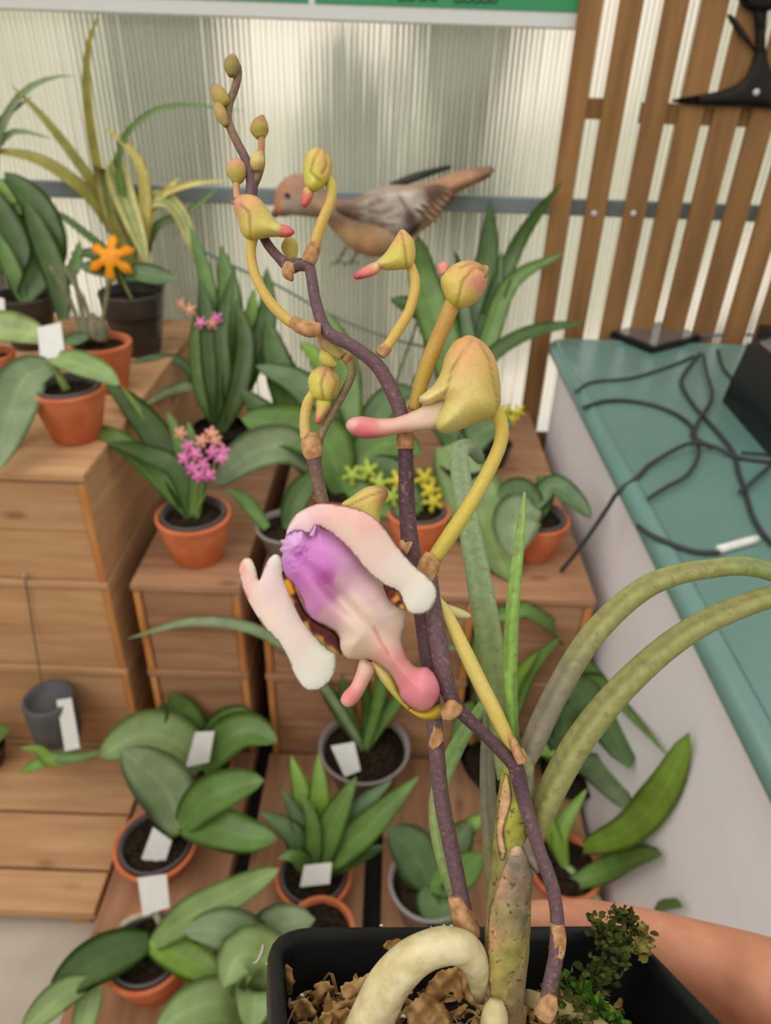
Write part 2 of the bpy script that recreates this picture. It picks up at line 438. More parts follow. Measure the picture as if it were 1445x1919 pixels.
def inside(poly, q):
    x, y = q[:, 0], q[:, 1]; r = np.zeros(len(q), bool); n = len(poly)
    for i in range(n):
        x1, y1 = poly[i]; x2, y2 = poly[(i + 1) % n]
        if y1 == y2: continue
        cnd = ((y1 > y) != (y2 > y)) & (x < (x2 - x1) * (y - y1) / (y2 - y1) + x1)
        r ^= cnd
    return r
def dist_poly(poly, q, closed=True):
    poly = np.asarray(poly, float)
    d = np.full(len(q), 1e9); n = len(poly)
    for i in range(n if closed else n - 1):
        a = poly[i]; b_ = poly[(i + 1) % n]; ab = b_ - a; L = ab @ ab + 1e-12
        t = np.clip(((q - a) @ ab) / L, 0, 1)
        d = np.minimum(d, np.linalg.norm(q - (a + t[:, None] * ab), axis=1))
    return d
def idw(anchors, q, power=3.0):
    a = np.array([[x[0], x[1]] for x in anchors], float); c = np.array([lin(x[2]) for x in anchors])
    d = np.linalg.norm(q[:, None, :] - a[None], axis=2) + 1.0
    wgt = d ** -power; wgt /= wgt.sum(1)[:, None]
    return wgt @ c
def blob(name, outline, d0, front, back, material, parent=None, anchors=None, step=6, R=None, seams=(), smooth_outline=True, seam_w=5, seam_depth=0.0, seam_col=None, power=3.0, extra=None, label=None, plane=None):
    """a body swollen out of its outline (pixels at depth d0): bulges `front` metres to the viewer's side and `back` metres behind"""
    poly = closed_curve(outline, step) if smooth_outline else np.asarray(outline, float)
    mn = poly.min(0); mx_ = poly.max(0)
    gx, gy = np.meshgrid(np.arange(mn[0], mx_[0] + step, step), np.arange(mn[1], mx_[1] + step, step * 0.87))
    gx[1::2] += step * 0.5
    g = np.column_stack([gx.ravel(), gy.ravel()])
    g = g[inside(poly, g)]
    if len(g): g = g[dist_poly(poly, g) > step * 0.45]
    q = np.vstack([poly, g]) if len(g) else poly
    nb = len(poly)
    vv, ee, ff, *_ = delaunay_2d_cdt([Vector(x) for x in q], [], [list(range(nb))], 1, 1e-5)
    q = np.array([[v[0], v[1]] for v in vv])
    e = dist_poly(poly, q)
    Rm = R or max(e.max(), 1e-6)
    s = np.clip(e / Rm, 0, 1); h = np.sqrt(np.maximum(0, 1 - (1 - s) ** 2))
    dd = d0(q) if callable(d0) else np.full(len(q), d0)
    fr = dd - front * h; bk = dd + back * h
    if extra is not None: fr = fr + extra(q) * h; 
    sd = None
    for sm in seams:
        x = dist_poly(np.asarray(sm), q, closed=False); sd = x if sd is None else np.minimum(sd, x)
    if sd is not None and seam_depth: fr = fr + seam_depth * np.exp(-(sd / seam_w) ** 2) * h
    col = idw(anchors, q, power) if anchors else None
    if sd is not None and seam_col is not None:
        k = (0.75 * np.exp(-(sd / seam_w) ** 2))[:, None]; col = col * (1 - k) + lin(seam_col) * k
    bd = e < 1e-3
    if plane is None:
        mk = lambda a, b_, c: P(a, b_, c)
    else:
        mk = plane
    V = [mk(a, b_, c) for (a, b_), c in zip(q, fr)]; N = len(V)
    idx = {}
    for i in range(len(q)):
        if bd[i]: idx[i] = i
        else: idx[i] = len(V); V.append(mk(q[i][0], q[i][1], bk[i]))
    Fc = [tuple(f) for f in ff] + [tuple(idx[i] for i in reversed(f)) for f in ff]
    if col is not None:
        cc = np.zeros((len(V), 3)); cc[:N] = col
        for i, j in idx.items(): cc[j] = col[i]
        col = cc
    o = obj(name, V, Fc, material, parent, cols=col)
    if label: o['label'] = label
    return o

# ------------------------------------------------------------------ the setting
Z_A, Z_B, Z_C = 0.838, 0.575, 0.056
WY = 2.22                                     # inner face of the glazing
fl = obj('floor', [(-4, -3, 0), (4, -3, 0), (4, WY + .05, 0), (-4, WY + .05, 0), (-4, -3, -.05), (4, -3, -.05), (4, WY + .05, -.05), (-4, WY + .05, -.05)],
         [(0, 1, 2, 3), (7, 6, 5, 4), (0, 4, 5, 1), (1, 5, 6, 2), (2, 6, 7, 3), (3, 7, 4, 0)], 'concrete', smooth=False)
setp(fl, 'pale concrete floor of the greenhouse', 'floor', kind='structure')
# ribbed glazing, one closed sheet with fine vertical flutes on its room side
xs = np.arange(-2.6, 2.6, 0.003); V = []; Fc = []
for i, x in enumerate(xs):
    rib = 0.0010 * abs(math.sin(math.pi * x / 0.0140)) ** 0.6
    for z in (0.0, 2.6): V.append((x, WY + 0.0012 - rib, z))
    for z in (0.0, 2.6): V.append((x, WY + 0.010, z))
n = len(xs)
for i in range(n - 1):
    a = 4 * i; b_ = a + 4
    Fc += [(a, b_, b_ + 1, a + 1), (a + 2, a + 3, b_ + 3, b_ + 2), (a, a + 2, b_ + 2, b_), (a + 1, b_ + 1, b_ + 3, a + 3)]
Fc += [(0, 1, 3, 2), (4 * n - 4, 4 * n - 2, 4 * n - 1, 4 * n - 3)]
wl = obj('wall_back', V, Fc, 'polycarbonate')
V = []; Fc = []
for x in np.arange(-2.59, 2.59, 0.014):
    b_ = len(V); V += [(x - .0009, WY - .0012, 0), (x + .0009, WY - .0012, 0), (x + .0009, WY - .0012, 2.6), (x - .0009, WY - .0012, 2.6), (x - .0009, WY + .0016, 0), (x + .0009, WY + .0016, 0), (x + .0009, WY + .0016, 2.6), (x - .0009, WY + .0016, 2.6)]
    Fc += [tuple(b_ + i for i in f) for f in ((0, 1, 2, 3), (7, 6, 5, 4), (0, 4, 5, 1), (1, 5, 6, 2), (2, 6, 7, 3), (3, 7, 4, 0))]
wb_ = obj('rib', V, Fc, 'rib_plastic', wl, smooth=False); wb_['kind'] = 'stuff'
setp(wl, 'translucent ribbed plastic glazing of the greenhouse wall', 'wall', kind='structure')
za = ony(700, 358, WY)[2]; zb = ony(700, 388, WY)[2]
r1 = box('trim_1', (-2.6, WY - 0.03, zb), (2.6, WY - 0.001, za), 'grey_metal', bev=0.003)
setp(r1, 'grey metal rail running across the ribbed glazing', 'rail', kind='structure')
r2 = box('trim_2', (-2.6, WY - 0.03, 0.0), (2.6, WY - 0.001, 0.10), 'grey_metal', bev=0.003)
setp(r2, 'grey metal base rail at the foot of the glazing', 'rail', kind='structure')

# outside, dimly seen through the glazing
mat('gravel', (232, 220, 204), var=0.2, rough=0.95, scale=0.6)
mat('lawn', (202, 202, 184), rgb2=(176, 182, 156), rough=0.95, scale=0.8)
mat('chalk', (250, 244, 232), var=0.05, rough=0.9, scale=0.4)
mat('hedge', (136, 142, 124), rgb2=(88, 96, 78), rough=0.9, scale=6)
def ground(name, y0, y1, z, material, label):
    o = box(name, (-30, y0, z - .05), (30, y1, z), material, bev=0.0)
    return setp(o, label, 'ground', kind='structure')
ground('ground_1', WY + .05, 9.0, -0.02, 'gravel', 'beige path outside seen dimly through the glazing')
ground('ground_2', 9.0, 15.0, -0.01, 'lawn', 'strip of lawn outside seen dimly through the glazing')
ground('ground_3', 15.0, 60.0, -0.02, 'chalk', 'bright pale yard far outside the glazing')
def bush(x, y, z, r, sq, label):
    bm = bmesh.new(); bmesh.ops.create_icosphere(bm, subdivisions=4, radius=1.0)
    for v in bm.verts:
        k = 1 + 0.22 * noise.noise(v.co * 2.3 + Vector((x, y, z))) + 0.12 * noise.noise(v.co * 6 + Vector((y, x, 0)))
        v.co = Vector((v.co.x * r * k, v.co.y * r * k, v.co.z * r * sq * k))
    V = [np.array(v.co) + np.array([x, y, z + r * sq]) for v in bm.verts]; Fc = [[v.index for v in f.verts] for f in bm.faces]; bm.free()
    o = obj('bush', V, Fc, 'hedge'); setp(o, label, 'bush', 'bushes outside the glazing')
bush(-0.55, 9.4, -0.01, 0.62, 0.62, 'round bush outside, dim grey-green patch left of the bird')
bush(-3.4, 12.0, -0.01, 0.9, 0.45, 'low wide bush outside, behind the striped strap leaves')
bush(1.0, 13.5, -0.01, 0.9, 0.5, 'wide bush outside, dim patch behind the tail of the bird')
bush(-2.2, 24.0, -0.02, 1.9, 1.2, 'tall dark bush far outside, behind the topmost orchid buds')
bush(-10.5, 26.0, -0.02, 1.6, 0.7, 'bush far outside at the left end of the glazing')
bush(9.5, 22.0, -0.02, 1.6, 0.8, 'bush far outside, seen between the fence slats')
mat('black_sheet', (20, 19, 19), var=.2, rough=.7, scale=10)
ms = box('gap_shade_sheet', (-0.556, .25, .0005), (0.49, 2.17, .0025), 'black_sheet', bev=0); setp(ms, 'black sheet added on the floor to darken the gaps between crates', 'sheet')  # added black sheet, stands in for deep shade between the crates
# the other greenhouse sides, out of view, added opaque to block low sky light
mat('panel_paint', (206, 204, 196), var=.04, rough=.6, scale=3)
for nm_, lo_, hi_ in (('wall_left', (-2.66, -2.2, 0), (-2.61, WY, 2.3)), ('wall_right', (2.61, -2.2, 0), (2.66, WY, 2.3)), ('wall_front', (-2.6, -2.25, 0), (2.6, -2.2, 2.3))):
    o = box(nm_, lo_, hi_, 'panel_paint', bev=0); setp(o, 'unseen pale painted greenhouse side added to block low light, ' + nm_.replace('_', ' '), 'wall', kind='structure')

# ------------------------------------------------------------------ crates and platforms
def crate(x0, x1, y0, y1, z0, z1, label, group, k='wood'):
    e = empty('wooden_crate', ((x0 + x1) / 2, (y0 + y1) / 2, z0), label, 'crate', group)
    zt = z1 - 0.016; zm = (z0 + zt) / 2; t_ = 0.017
    for xa, xb in ((x0, x0 + t_), (x1 - t_, x1)):
        box('side_board', (xa, y0, z0 + .002), (xb, y1, zm - .0015), k + '_y', e)
        box('side_board', (xa, y0, zm + .0015), (xb, y1, zt - .006), k + '_y', e)
        box('end_strip', (xa + .001, y0 - .004, z0 + .004), (xb - .001, y0 - .0001, zt - .008), 'wood_edge', e)
    for za_, zb_ in ((z0 + .002, zm - .0012), (zm + .0012, zt - .008)):
        box('front_board', (x0 + t_ + .001, y0 + .002, za_), (x1 - t_ - .001, y0 + .014, zb_), k + '_x', e)
        box('back_board', (x0 + t_ + .001, y1 - .014, za_), (x1 - t_ - .001, y1 - .002, zb_), k + '_x', e)
    ym = y0 + (y1 - y0) * 0.5
    box('top_board', (x0 - .002, y0 - .006, zt), (x1 + .002, ym - .001, z1), k + '_x', e)
    box('top_board', (x0 - .002, ym + .001, zt), (x1 + .002, y1, z1), k + '_x', e)
    return e
cols_ = [(-1.10, -0.585, 'tall left'), (-0.535, -0.305, 'first'), (-0.262, -0.035, 'second'), (-0.018, 0.200, 'third'), (0.222, 0.452, 'fourth')]
lv = [(0.003, 0.322), (0.323, 0.574), (0.5745, Z_A)]
nm = ['lowest', 'middle', 'topmost']
for j, (y0, y1) in enumerate(((1.2, 1.672), (1.676, 2.15))):
    for k in range(3):
        z0, z1 = lv[k]
        where = 'front of the tall stack' if j == 0 else 'back of the tall stack by the glazing'
        crate(cols_[0][0], cols_[0][1], y0, y1, max(z0, Z_C), z1, f'{nm[k]} wooden crate at the {where} on the left', 'crates of the tall stack')
    for ci in range(1, 5):
        for k in range(2):
            z0, z1 = lv[k]
            if k == 1: z1 = Z_B - 0.0005
            w_ = {1: 'beside the tall stack', 2: 'next to the black gap, behind the pink flower', 3: 'behind the purple flower stem', 4: 'against the white counter'}[ci]
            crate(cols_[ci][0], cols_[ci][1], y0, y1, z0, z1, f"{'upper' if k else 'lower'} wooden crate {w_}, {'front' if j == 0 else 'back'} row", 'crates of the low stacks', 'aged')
# low slatted deck at the left, long boards across
dk = empty('slatted_deck', (-0.85, 0.98, 0), 'low slatted wooden deck on the concrete under the tall crate stack', 'deck')
for y0, y1 in ((0.783, 0.868), (0.876, 1.002), (1.010, 1.19), (1.195, 1.35), (1.355, 1.75), (1.755, 2.15)):
    box('board', (-1.5, y0, 0.030), (-0.562, y1, Z_C - .0005), 'wood_x', dk)
for x in (-1.4, -1.0, -0.6):
    box('bearer', (x - .02, 0.79, 0.0), (x + .02, 2.14, 0.0295), 'wood_y', dk)
for (x0, x1, lab) in ((-0.552, -0.305, 'low wooden platform carrying the white-tagged pots at lower left'), (-0.268, -0.018, 'low wooden platform carrying the fan-leaved plant'),
                      (0.020, 0.262, 'low wooden platform under the clear pot behind the orchid cane'), (0.285, 0.480, 'low wooden platform along the foot of the counter')):
    pf = empty('wooden_platform', ((x0 + x1) / 2, 0.8, 0), lab, 'platform', 'low platforms on the floor')
    yy = np.linspace(0.30, 1.19, 5)
    for a, b_ in zip(yy[:-1], yy[1:]):
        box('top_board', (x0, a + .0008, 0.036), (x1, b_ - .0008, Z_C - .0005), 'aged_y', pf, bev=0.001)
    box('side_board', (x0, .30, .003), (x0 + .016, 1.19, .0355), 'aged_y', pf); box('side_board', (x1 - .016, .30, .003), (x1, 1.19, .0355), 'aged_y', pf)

# ------------------------------------------------------------------ counter and what lies on it
ZK = 0.84
XK = 0.463
ct = empty('counter', (0.95, 0.9, 0), 'counter with teal worktop and white side panel beside the slatted fence', 'counter')
# worktop with a rolled edge on its room sides, rounded corner
def offset_outline(inset):
    x0, x1, y0, y1, r = XK + inset, 1.75, -0.6, 2.105 - inset, max(0.050 - inset, 0.004)
    pts = [(x1, y0), (x1, y1)]
    for k in range(7):
        a = math.pi / 2 + k * math.pi / 12
        pts.append((x0 + r + r * math.cos(a), y1 - r + r * math.sin(a)))
    pts.append((x0, y0))
    return pts
rings = [(0.046, ZK), (0.036, ZK), (0.032, ZK + .0008)]
for k in range(9):
    a = math.pi * k / 8
    rings.append((0.024 - 0.024 * math.sin(a), ZK - 0.0215 + 0.0240 * math.cos(a)))
V = []; Fc = []
for ins, z in rings: V += [(x, y, z) for x, y in offset_outline(ins)]
n = len(offset_outline(0))
for i in range(len(rings) - 1):
    for k in range(n):
        Fc.append((i * n + k, i * n + (k + 1) % n, (i + 1) * n + (k + 1) % n, (i + 1) * n + k))
Fc.append(tuple(range(n - 1, -1, -1))); Fc.append(tuple((len(rings) - 1) * n + k for k in range(n)))
o = obj('worktop', V, Fc, 'teal', ct)
bm = bmesh.new(); bm.from_mesh(o.data); bmesh.ops.recalc_face_normals(bm, faces=bm.faces)
for f in bm.faces: f.smooth = len(f.verts) == 4 and abs(f.normal.z) < .9999 and f.calc_area() > 1e-6
for f in list(bm.faces):
    if len(f.verts) > 4: bmesh.ops.triangulate(bm, faces=[f])
bm.to_mesh(o.data); bm.free()
o['label'] = 'teal worktop with rolled edge'
box('side_panel', (XK + .035, -0.6, 0), (XK + .055, 2.05, ZK - .0460), 'white_panel', ct)
box('end_panel', (XK + .056, 2.03, 0), (1.75, 2.05, ZK - .0460), 'white_panel', ct)
def oc(u, v, h=0.0): return onz(u, v, ZK + h)
# flat black tablet at the back
q = [oc(1142, 632), oc(1222, 664), oc(1312, 640), oc(1240, 610)]
def prism(name, base, h, material, parent=None, shrink=0.0, lift=0.0):
    b_ = np.array(base); c = b_.mean(0); top = c + (b_ - c) * (1 - shrink) + np.array([0, 0, h])
    V = np.vstack([b_ + np.array([0, 0, lift]), top + np.array([0, 0, lift])]); n = len(b_)
    Fc = [tuple(range(n - 1, -1, -1)), tuple(range(n, 2 * n))] + [(i, (i + 1) % n, n + (i + 1) % n, n + i) for i in range(n)]
    return obj(name, V, Fc, material, parent, smooth=False)
tb = empty('tablet', np.mean(q, axis=0), 'flat black tablet lying at the back end of the counter', 'tablet')
prism('case', q, 0.018, 'black_device', tb, 0.02); mat('screen', (96, 92, 92), var=0.05, rough=0.12, scale=4, spec=0.8)
c = np.mean(q, axis=0); prism('screen', [c + (np.array(x) - c) * 0.86 for x in q], 0.002, 'screen', tb, 0, 0.018)
# black till at the right edge of the counter
A_ = oc(1353, 752); B_ = oc(1456, 872); dv = B_ - A_; nv = np.array([-dv[1], dv[0], 0]); nv = nv if nv[0] > 0 else -nv
nv = nv / np.linalg.norm(nv) * 0.26
tl_ = empty('till', (A_ + B_ + nv) / 2, 'black till with sloping screen on the teal counter', 'till')
V0 = [A_, B_, B_ + nv, A_ + nv]
prism('base', V0, 0.06, 'black_device', tl_, 0.03)
c = np.mean(V0, axis=0); c2 = [c + (np.array(x) - c) * 0.97 for x in V0]
V = np.array([x + np.array([0, 0, .0605]) for x in c2] + [c2[0] + np.array([0, 0, .15]) + nv * 0.05, c2[1] + np.array([0, 0, .15]) + nv * 0.05, c2[2] + np.array([0, 0, .26]), c2[3] + np.array([0, 0, .26])])
obj('screen_housing', V, [(3, 2, 1, 0), (4, 5, 6, 7), (0, 1, 5, 4), (1, 2, 6, 5), (2, 3, 7, 6), (3, 0, 4, 7)], 'black_device', tl_, smooth=False)
cc_ = V[4:8].mean(0); nn_ = np.cross(V[5] - V[4], V[7] - V[4]); nn_ /= np.linalg.norm(nn_); nn_ = nn_ if nn_[2] > 0 else -nn_
sc_ = np.array([cc_ + (x - cc_) * 0.86 for x in V[4:8]])
obj('screen', np.vstack([sc_ + nn_ * .0005, sc_ + nn_ * .003]), [(3, 2, 1, 0), (4, 5, 6, 7), (0, 1, 5, 4), (1, 2, 6, 5), (2, 3, 7, 6), (3, 0, 4, 7)], 'screen', tl_, smooth=False)
box('card_reader', oc(1425, 665), oc(1425, 665) + np.array([.16, .06, .07]), 'black_device', tl_)
def cable(pts, r, material, label, h=0.0045):
    w_ = [oc(u, v, h) if len(x) == 0 else np.array(x[0]) for (u, v, *x) in pts]
    o = tube('cable', w_, r, material, n=48, nseg=8); return setp(o, label, 'cable', 'cables on the counter')
cable([(1078, 735), (1110, 716), (1180, 709), (1245, 690), (1300, 668)], .0035, 'cable', 'thin grey cable from the tablet to the rolled counter edge')
cable([(1093, 764), (1140, 751), (1200, 754), (1258, 772), (1295, 798), (1300, 820), (1335, 838)], .005, 'cable', 'dark cable curving from the counter edge to the cable knot', .005)
cable([(1312, 662), (1283, 700), (1278, 722), (1302, 762), (1345, 810), (1375, 850), (1384, 885), (1396, 920), (1412, 970), (1440, 1012), (1500, 1060)], .0045, 'cable', 'long dark cable snaking down the middle of the worktop', .0055)
cable([(1318, 664), (1325, 700), (1335, 742), (1318, 775), (1306, 795), (1302, 815), (1310, 850), (1288, 890), (1250, 912), (1216, 934)], .004, 'cable', 'looping dark cable ending at the front of the worktop', .0125)
cable([(1345, 655), (1356, 690), (1380, 720), (1395, 760)], .004, 'cable', 'short dark cable behind the till', .005)
cable([(1386, 922), (1400, 912), (1430, 885), (1470, 850)], .004, 'cable', 'dark cable forking toward the till corner', .013)
cable([(1390, 848), (1440, 852), (1500, 862)], .003, 'cable', 'thin cable running under the till', .005)
e0 = P(1160, 922, 1.55)
pe = oc(1178, 908, .004)
xk = XK - 0.004
E_ = np.array([XK - .006, oc(1184, 905)[1] - .01, ZK - .014]); D_ = onz(1052, 1070, Z_B + .006)
w_ = [oc(1480, 870, .005), oc(1385, 858, .005), oc(1340, 838, .015), oc(1290, 832, .021), oc(1222, 868, .008), oc(1196, 893, .006), E_] + [E_ * (1 - k) + D_ * k - np.array([0, 0, .012 * math.sin(math.pi * k)]) for k in (.12, .4, .7, 1.0)]
o = tube('cable', w_, .0045, 'cable', n=60, nseg=8); setp(o, 'black cable dropping off the counter edge to the crate below', 'cable', 'cables on the counter')
cable([(1195, 985), (1215, 1000), (1260, 1020), (1305, 1034), (1348, 1036)], .0045, 'cable', 'dark cable with a white sleeve at its end', .006)
o = tube('cable_sleeve', [oc(1346, 1030, .007), oc(1418, 1010, .007)], .0075, 'tag', n=6, nseg=10); setp(o, 'white sleeve on the end of a cable on the worktop', 'sleeve')
cable([(1295, 634), (1340, 629), (1390, 627), (1430, 630)], .004, 'cable_blue', 'blue cable along the back of the counter', .005)

# ------------------------------------------------------------------ fence panel, metal tree, sign, bird
YF = WY - 0.075
fe = empty('slat_fence', (0.95, YF, 0.30), 'brown wooden slat screen standing against the glazing behind the counter', 'fence')
sl = [(1031, 1069), (1097, 1135), (1170, 1210), (1232, 1275), (1294, 1339), (1360, 1403), (1424, 1468)]
xe = [(ony(a, 401, YF)[0], ony(b_, 401, YF)[0]) for a, b_ in sl]
pit = xe[-1][0] - xe[-2][0]
for k in range(1, 6): xe.append((xe[6][0] + pit * k, xe[6][1] + pit * k))
for k, (a, b_) in enumerate(xe):
    box('slat', (a, YF, 0.30), (b_, YF + .020, 2.35), 'fence', fe)
zr0 = ony(1120, 224, YF + .02)[2]; zr1 = ony(1120, 184, YF + .02)[2]
for za_, zb_ in ((zr0, zr1), (0.42, 0.49), (2.15, 2.22)):
    box('cross_rail', (xe[0][0] + .01, YF + .0205, za_), (xe[1][1], YF + .040, zb_), 'fence', fe)
    box('cross_rail', (xe[2][0], YF + .0205, za_ - .006), (xe[-1][1], YF + .040, zb_ - .006), 'fence', fe)
for (u, v) in ((1113, 400), (1187, 400)):
    c = ony(u, v, YF); V, Fc = tube_mesh(np.array([[c[0], YF - .004, c[2]], [c[0], YF - .003, c[2]], [c[0], YF + .001, c[2]]]), [.004, .008, .008], 10)
    obj('screw', V, Fc, 'screw', fe)
YT = YF - 0.012
mt_ = empty('metal_tree', ony(1425, 195, YT), 'dark iron tree silhouette screwed to the slat screen', 'ornament')
def wplane(y): return lambda u, v, dy: (lambda q: np.array([q[0], y + dy, q[2]]))(ony(u, v, y))
mir = lambda pts: pts + [(2850 - u, v + 4) for u, v in reversed(pts)]
half = [(1408, -120), (1410, 0), (1415, 60), (1412, 105), (1395, 145), (1365, 165), (1310, 178), (1258, 187), (1275, 194), (1330, 198), (1400, 199)]
blob('trunk', mir(half), 0.0, .006, .006, 'iron', mt_, step=14, R=8, plane=wplane(YT))
blob('branch', [(1362, 30), (1372, 28), (1392, 52), (1412, 84), (1416, 100), (1402, 84), (1380, 60)], 0.0, .005, .005, 'iron', mt_, step=6, R=5, plane=wplane(YT))
blob('branch', [(1415, 20), (1390, 10), (1376, -20), (1370, -60), (1384, -40), (1398, -12), (1420, -10)], 0.0, .005, .005, 'iron', mt_, step=8, R=5, plane=wplane(YT))
blob('crown', [(1330, -60), (1350, -150), (1420, -200), (1500, -180), (1540, -90), (1500, -40), (1460, 12), (1420, 22), (1395, 5), (1370, -30)], -0.006, .005, .003, 'iron', mt_, step=14, R=10, plane=wplane(YT))
c = ony(1417, 173, YT - .006); V, Fc = tube_mesh(np.array([[c[0], YT - .012, c[2]], [c[0], YT - .010, c[2]], [c[0], YT - .005, c[2]]]), [.003, .008, .008], 10); obj('screw', V, Fc, 'screw', mt_)
# sign board hung on the glazing, its lower edge in view
YS = WY - 0.045
zs = ony(560, 38, YS)[2]; xr = ony(1098, 55, YS)[0]
sg = empty('sign_board', (0, YS, zs), 'white framed sign board with green panels at the top of the glazing', 'sign')
box('board', (-1.6, YS, zs), (xr, YS + .02, zs + .62), 'sign_white', sg, bev=.004)
xm = ony(584, 8, YS)[0]; zg = ony(1082, 24, YS)[2]
box('green_panel', (-1.58, YS - .002, zg), (xm - .008, YS - .0002, zs + .60), 'sign_green', sg, bev=.0005)
box('green_panel', (xm + .008, YS - .002, zg), (ony(1082, 24, YS)[0], YS - .0002, zs + .60), 'sign_green', sg, bev=.0005)
# bottoms of dark letters at the top edge of the frame
for u in (752, 770, 792, 812, 858, 876, 893, 908, 924):
    a = ony(u, 4 if u > 840 else 0, YS); 
    V = []; cpts = np.array([[a[0] - .010, YS - .003, a[2] + .02], [a[0] - .008, YS - .003, a[2] + .002], [a[0], YS - .003, a[2]], [a[0] + .008, YS - .003, a[2] + .002], [a[0] + .010, YS - .003, a[2] + .02]])
    tube('letter', cpts, .002, 'ink', sg, n=10, nseg=6)
# bird figure against the glazing
YB = WY - 0.062
vcolmat('plumage', rough=0.8, spec=0.15, nscale=24, namp=0.16)
bird = empty('bird_figure', ony(690, 486, YB), 'brown sparrow figure with streaked wing in front of the grey rail', 'bird')
BR_ = (176, 128, 104); GR = (196, 184, 168); TAN = (206, 158, 118); DK = (112, 88, 72)
blob('body', [(514, 374), (522, 346), (545, 328), (572, 326), (598, 340), (622, 366), (657, 374), (694, 357), (730, 347), (790, 345), (830, 330), (864, 320), (922, 311), (920, 330), (880, 350), (852, 365), (830, 395), (810, 419), (781, 440), (755, 462), (723, 477), (694, 482), (657, 465), (628, 436), (604, 412), (574, 406), (546, 404), (528, 407), (516, 396)],
     0.0, .055, .055, 'plumage', bird, step=7, R=55, plane=wplane(YB),
     anchors=[(530, 350, BR_), (520, 390, (190, 120, 90)), (560, 335, (170, 128, 110)), (552, 385, GR), (590, 370, (170, 140, 118)), (640, 395, (128, 104, 90)), (680, 390, (136, 108, 92)), (720, 370, (176, 160, 148)), (650, 440, (206, 172, 130)), (690, 450, TAN), (700, 470, (190, 146, 112)), (740, 440, (200, 168, 140)), (800, 400, (188, 148, 118)), (840, 350, (170, 130, 104)), (910, 320, (134, 106, 80)), (870, 340, (180, 136, 108))])
blob('wing', [(632, 384), (670, 374), (720, 356), (770, 350), (815, 340), (845, 350), (850, 365), (828, 388), (800, 400), (775, 432), (745, 436), (705, 420), (665, 408)], -0.046, .014, .001, 'plumage', bird, step=7, R=18, plane=wplane(YB),
     anchors=[(650, 390, DK), (690, 395, (190, 178, 166)), (715, 375, (196, 182, 168)), (735, 400, (206, 196, 186)), (760, 370, (200, 190, 178)), (770, 400, (84, 72, 62)), (776, 425, (70, 60, 52)), (790, 385, (204, 196, 184)), (812, 365, (110, 84, 66)), (830, 360, (92, 70, 56)), (840, 352, (128, 96, 76)), (705, 410, (150, 132, 116)), (670, 398, (120, 98, 84))],
     seams=[[(648, 386), (690, 380), (720, 366)], [(655, 396), (684, 396), (700, 404)], [(694, 388), (716, 392), (736, 384)], [(716, 412), (740, 414)], [(748, 362), (764, 384), (776, 420), (774, 430)], [(800, 350), (812, 372), (804, 392)], [(816, 350), (826, 366), (820, 384)], [(700, 372), (708, 366)], [(728, 400), (748, 396)]], seam_w=4.0, seam_col=(84, 66, 56))
blob('wing', [(728, 347), (770, 328), (808, 318), (842, 311), (846, 318), (812, 330), (775, 344), (745, 352)], 0.02, .008, .008, 'plumage', bird, step=6, R=8, plane=wplane(YB), anchors=[(760, 336, (64, 70, 66)), (820, 318, (52, 58, 56))])
for k in range(5):
    a = (812 - 9 * k, 352 + 8 * k); b_ = (838 - 6 * k, 372 + 9 * k)
    blob('feather', [(a[0], a[1]), (a[0] + 20, a[1] + 4), (b_[0] + 4, b_[1]), (b_[0] - 10, b_[1] - 3)], -0.057 - .001 * k, .003, .0005, 'plumage', bird, step=4, R=5, plane=wplane(YB), anchors=[(a[0], a[1], (96, 72, 58)), (b_[0], b_[1], (168, 134, 110))])
blob('beak', [(518, 388), (508, 398), (506, 408), (516, 408), (524, 404)], 0.0, .012, .012, 'plumage', bird, step=4, R=7, plane=wplane(YB), anchors=[(515, 398, (120, 92, 78))])
q_ = ony(538, 366, YB - .052); V, Fc = tube_mesh(np.array([q_ + np.array([0, a, 0]) for a in (-.006, -.004, 0, .004)]), [.002, .006, .007, .006], 10); obj('eye', V, Fc, 'black_device', bird)
for du in (0, 26):
    w_ = [ony(650 + du, 462, YB), ony(640 + du, 478, YB), ony(634 + du, 488, YB)]
    tube('leg', w_, .004, 'stem_grey', bird, n=8, nseg=6)
    for k in (-16, -2, 14): tube('toe', [ony(634 + du, 487, YB), ony(634 + du + k, 497, YB - .01)], .0028, 'stem_grey', bird, n=4, nseg=6)
# thin cable sagging along the glazing behind the plants
o = tube('cable', [ony(u, v, WY - .03) for u, v in ((380, 470), (440, 500), (520, 535), (620, 590), (720, 630), (830, 660), (900, 690))], .004, 'grey_metal', n=40, nseg=6)
setp(o, 'thin grey cable sagging along the glazing behind the leaves', 'cable')

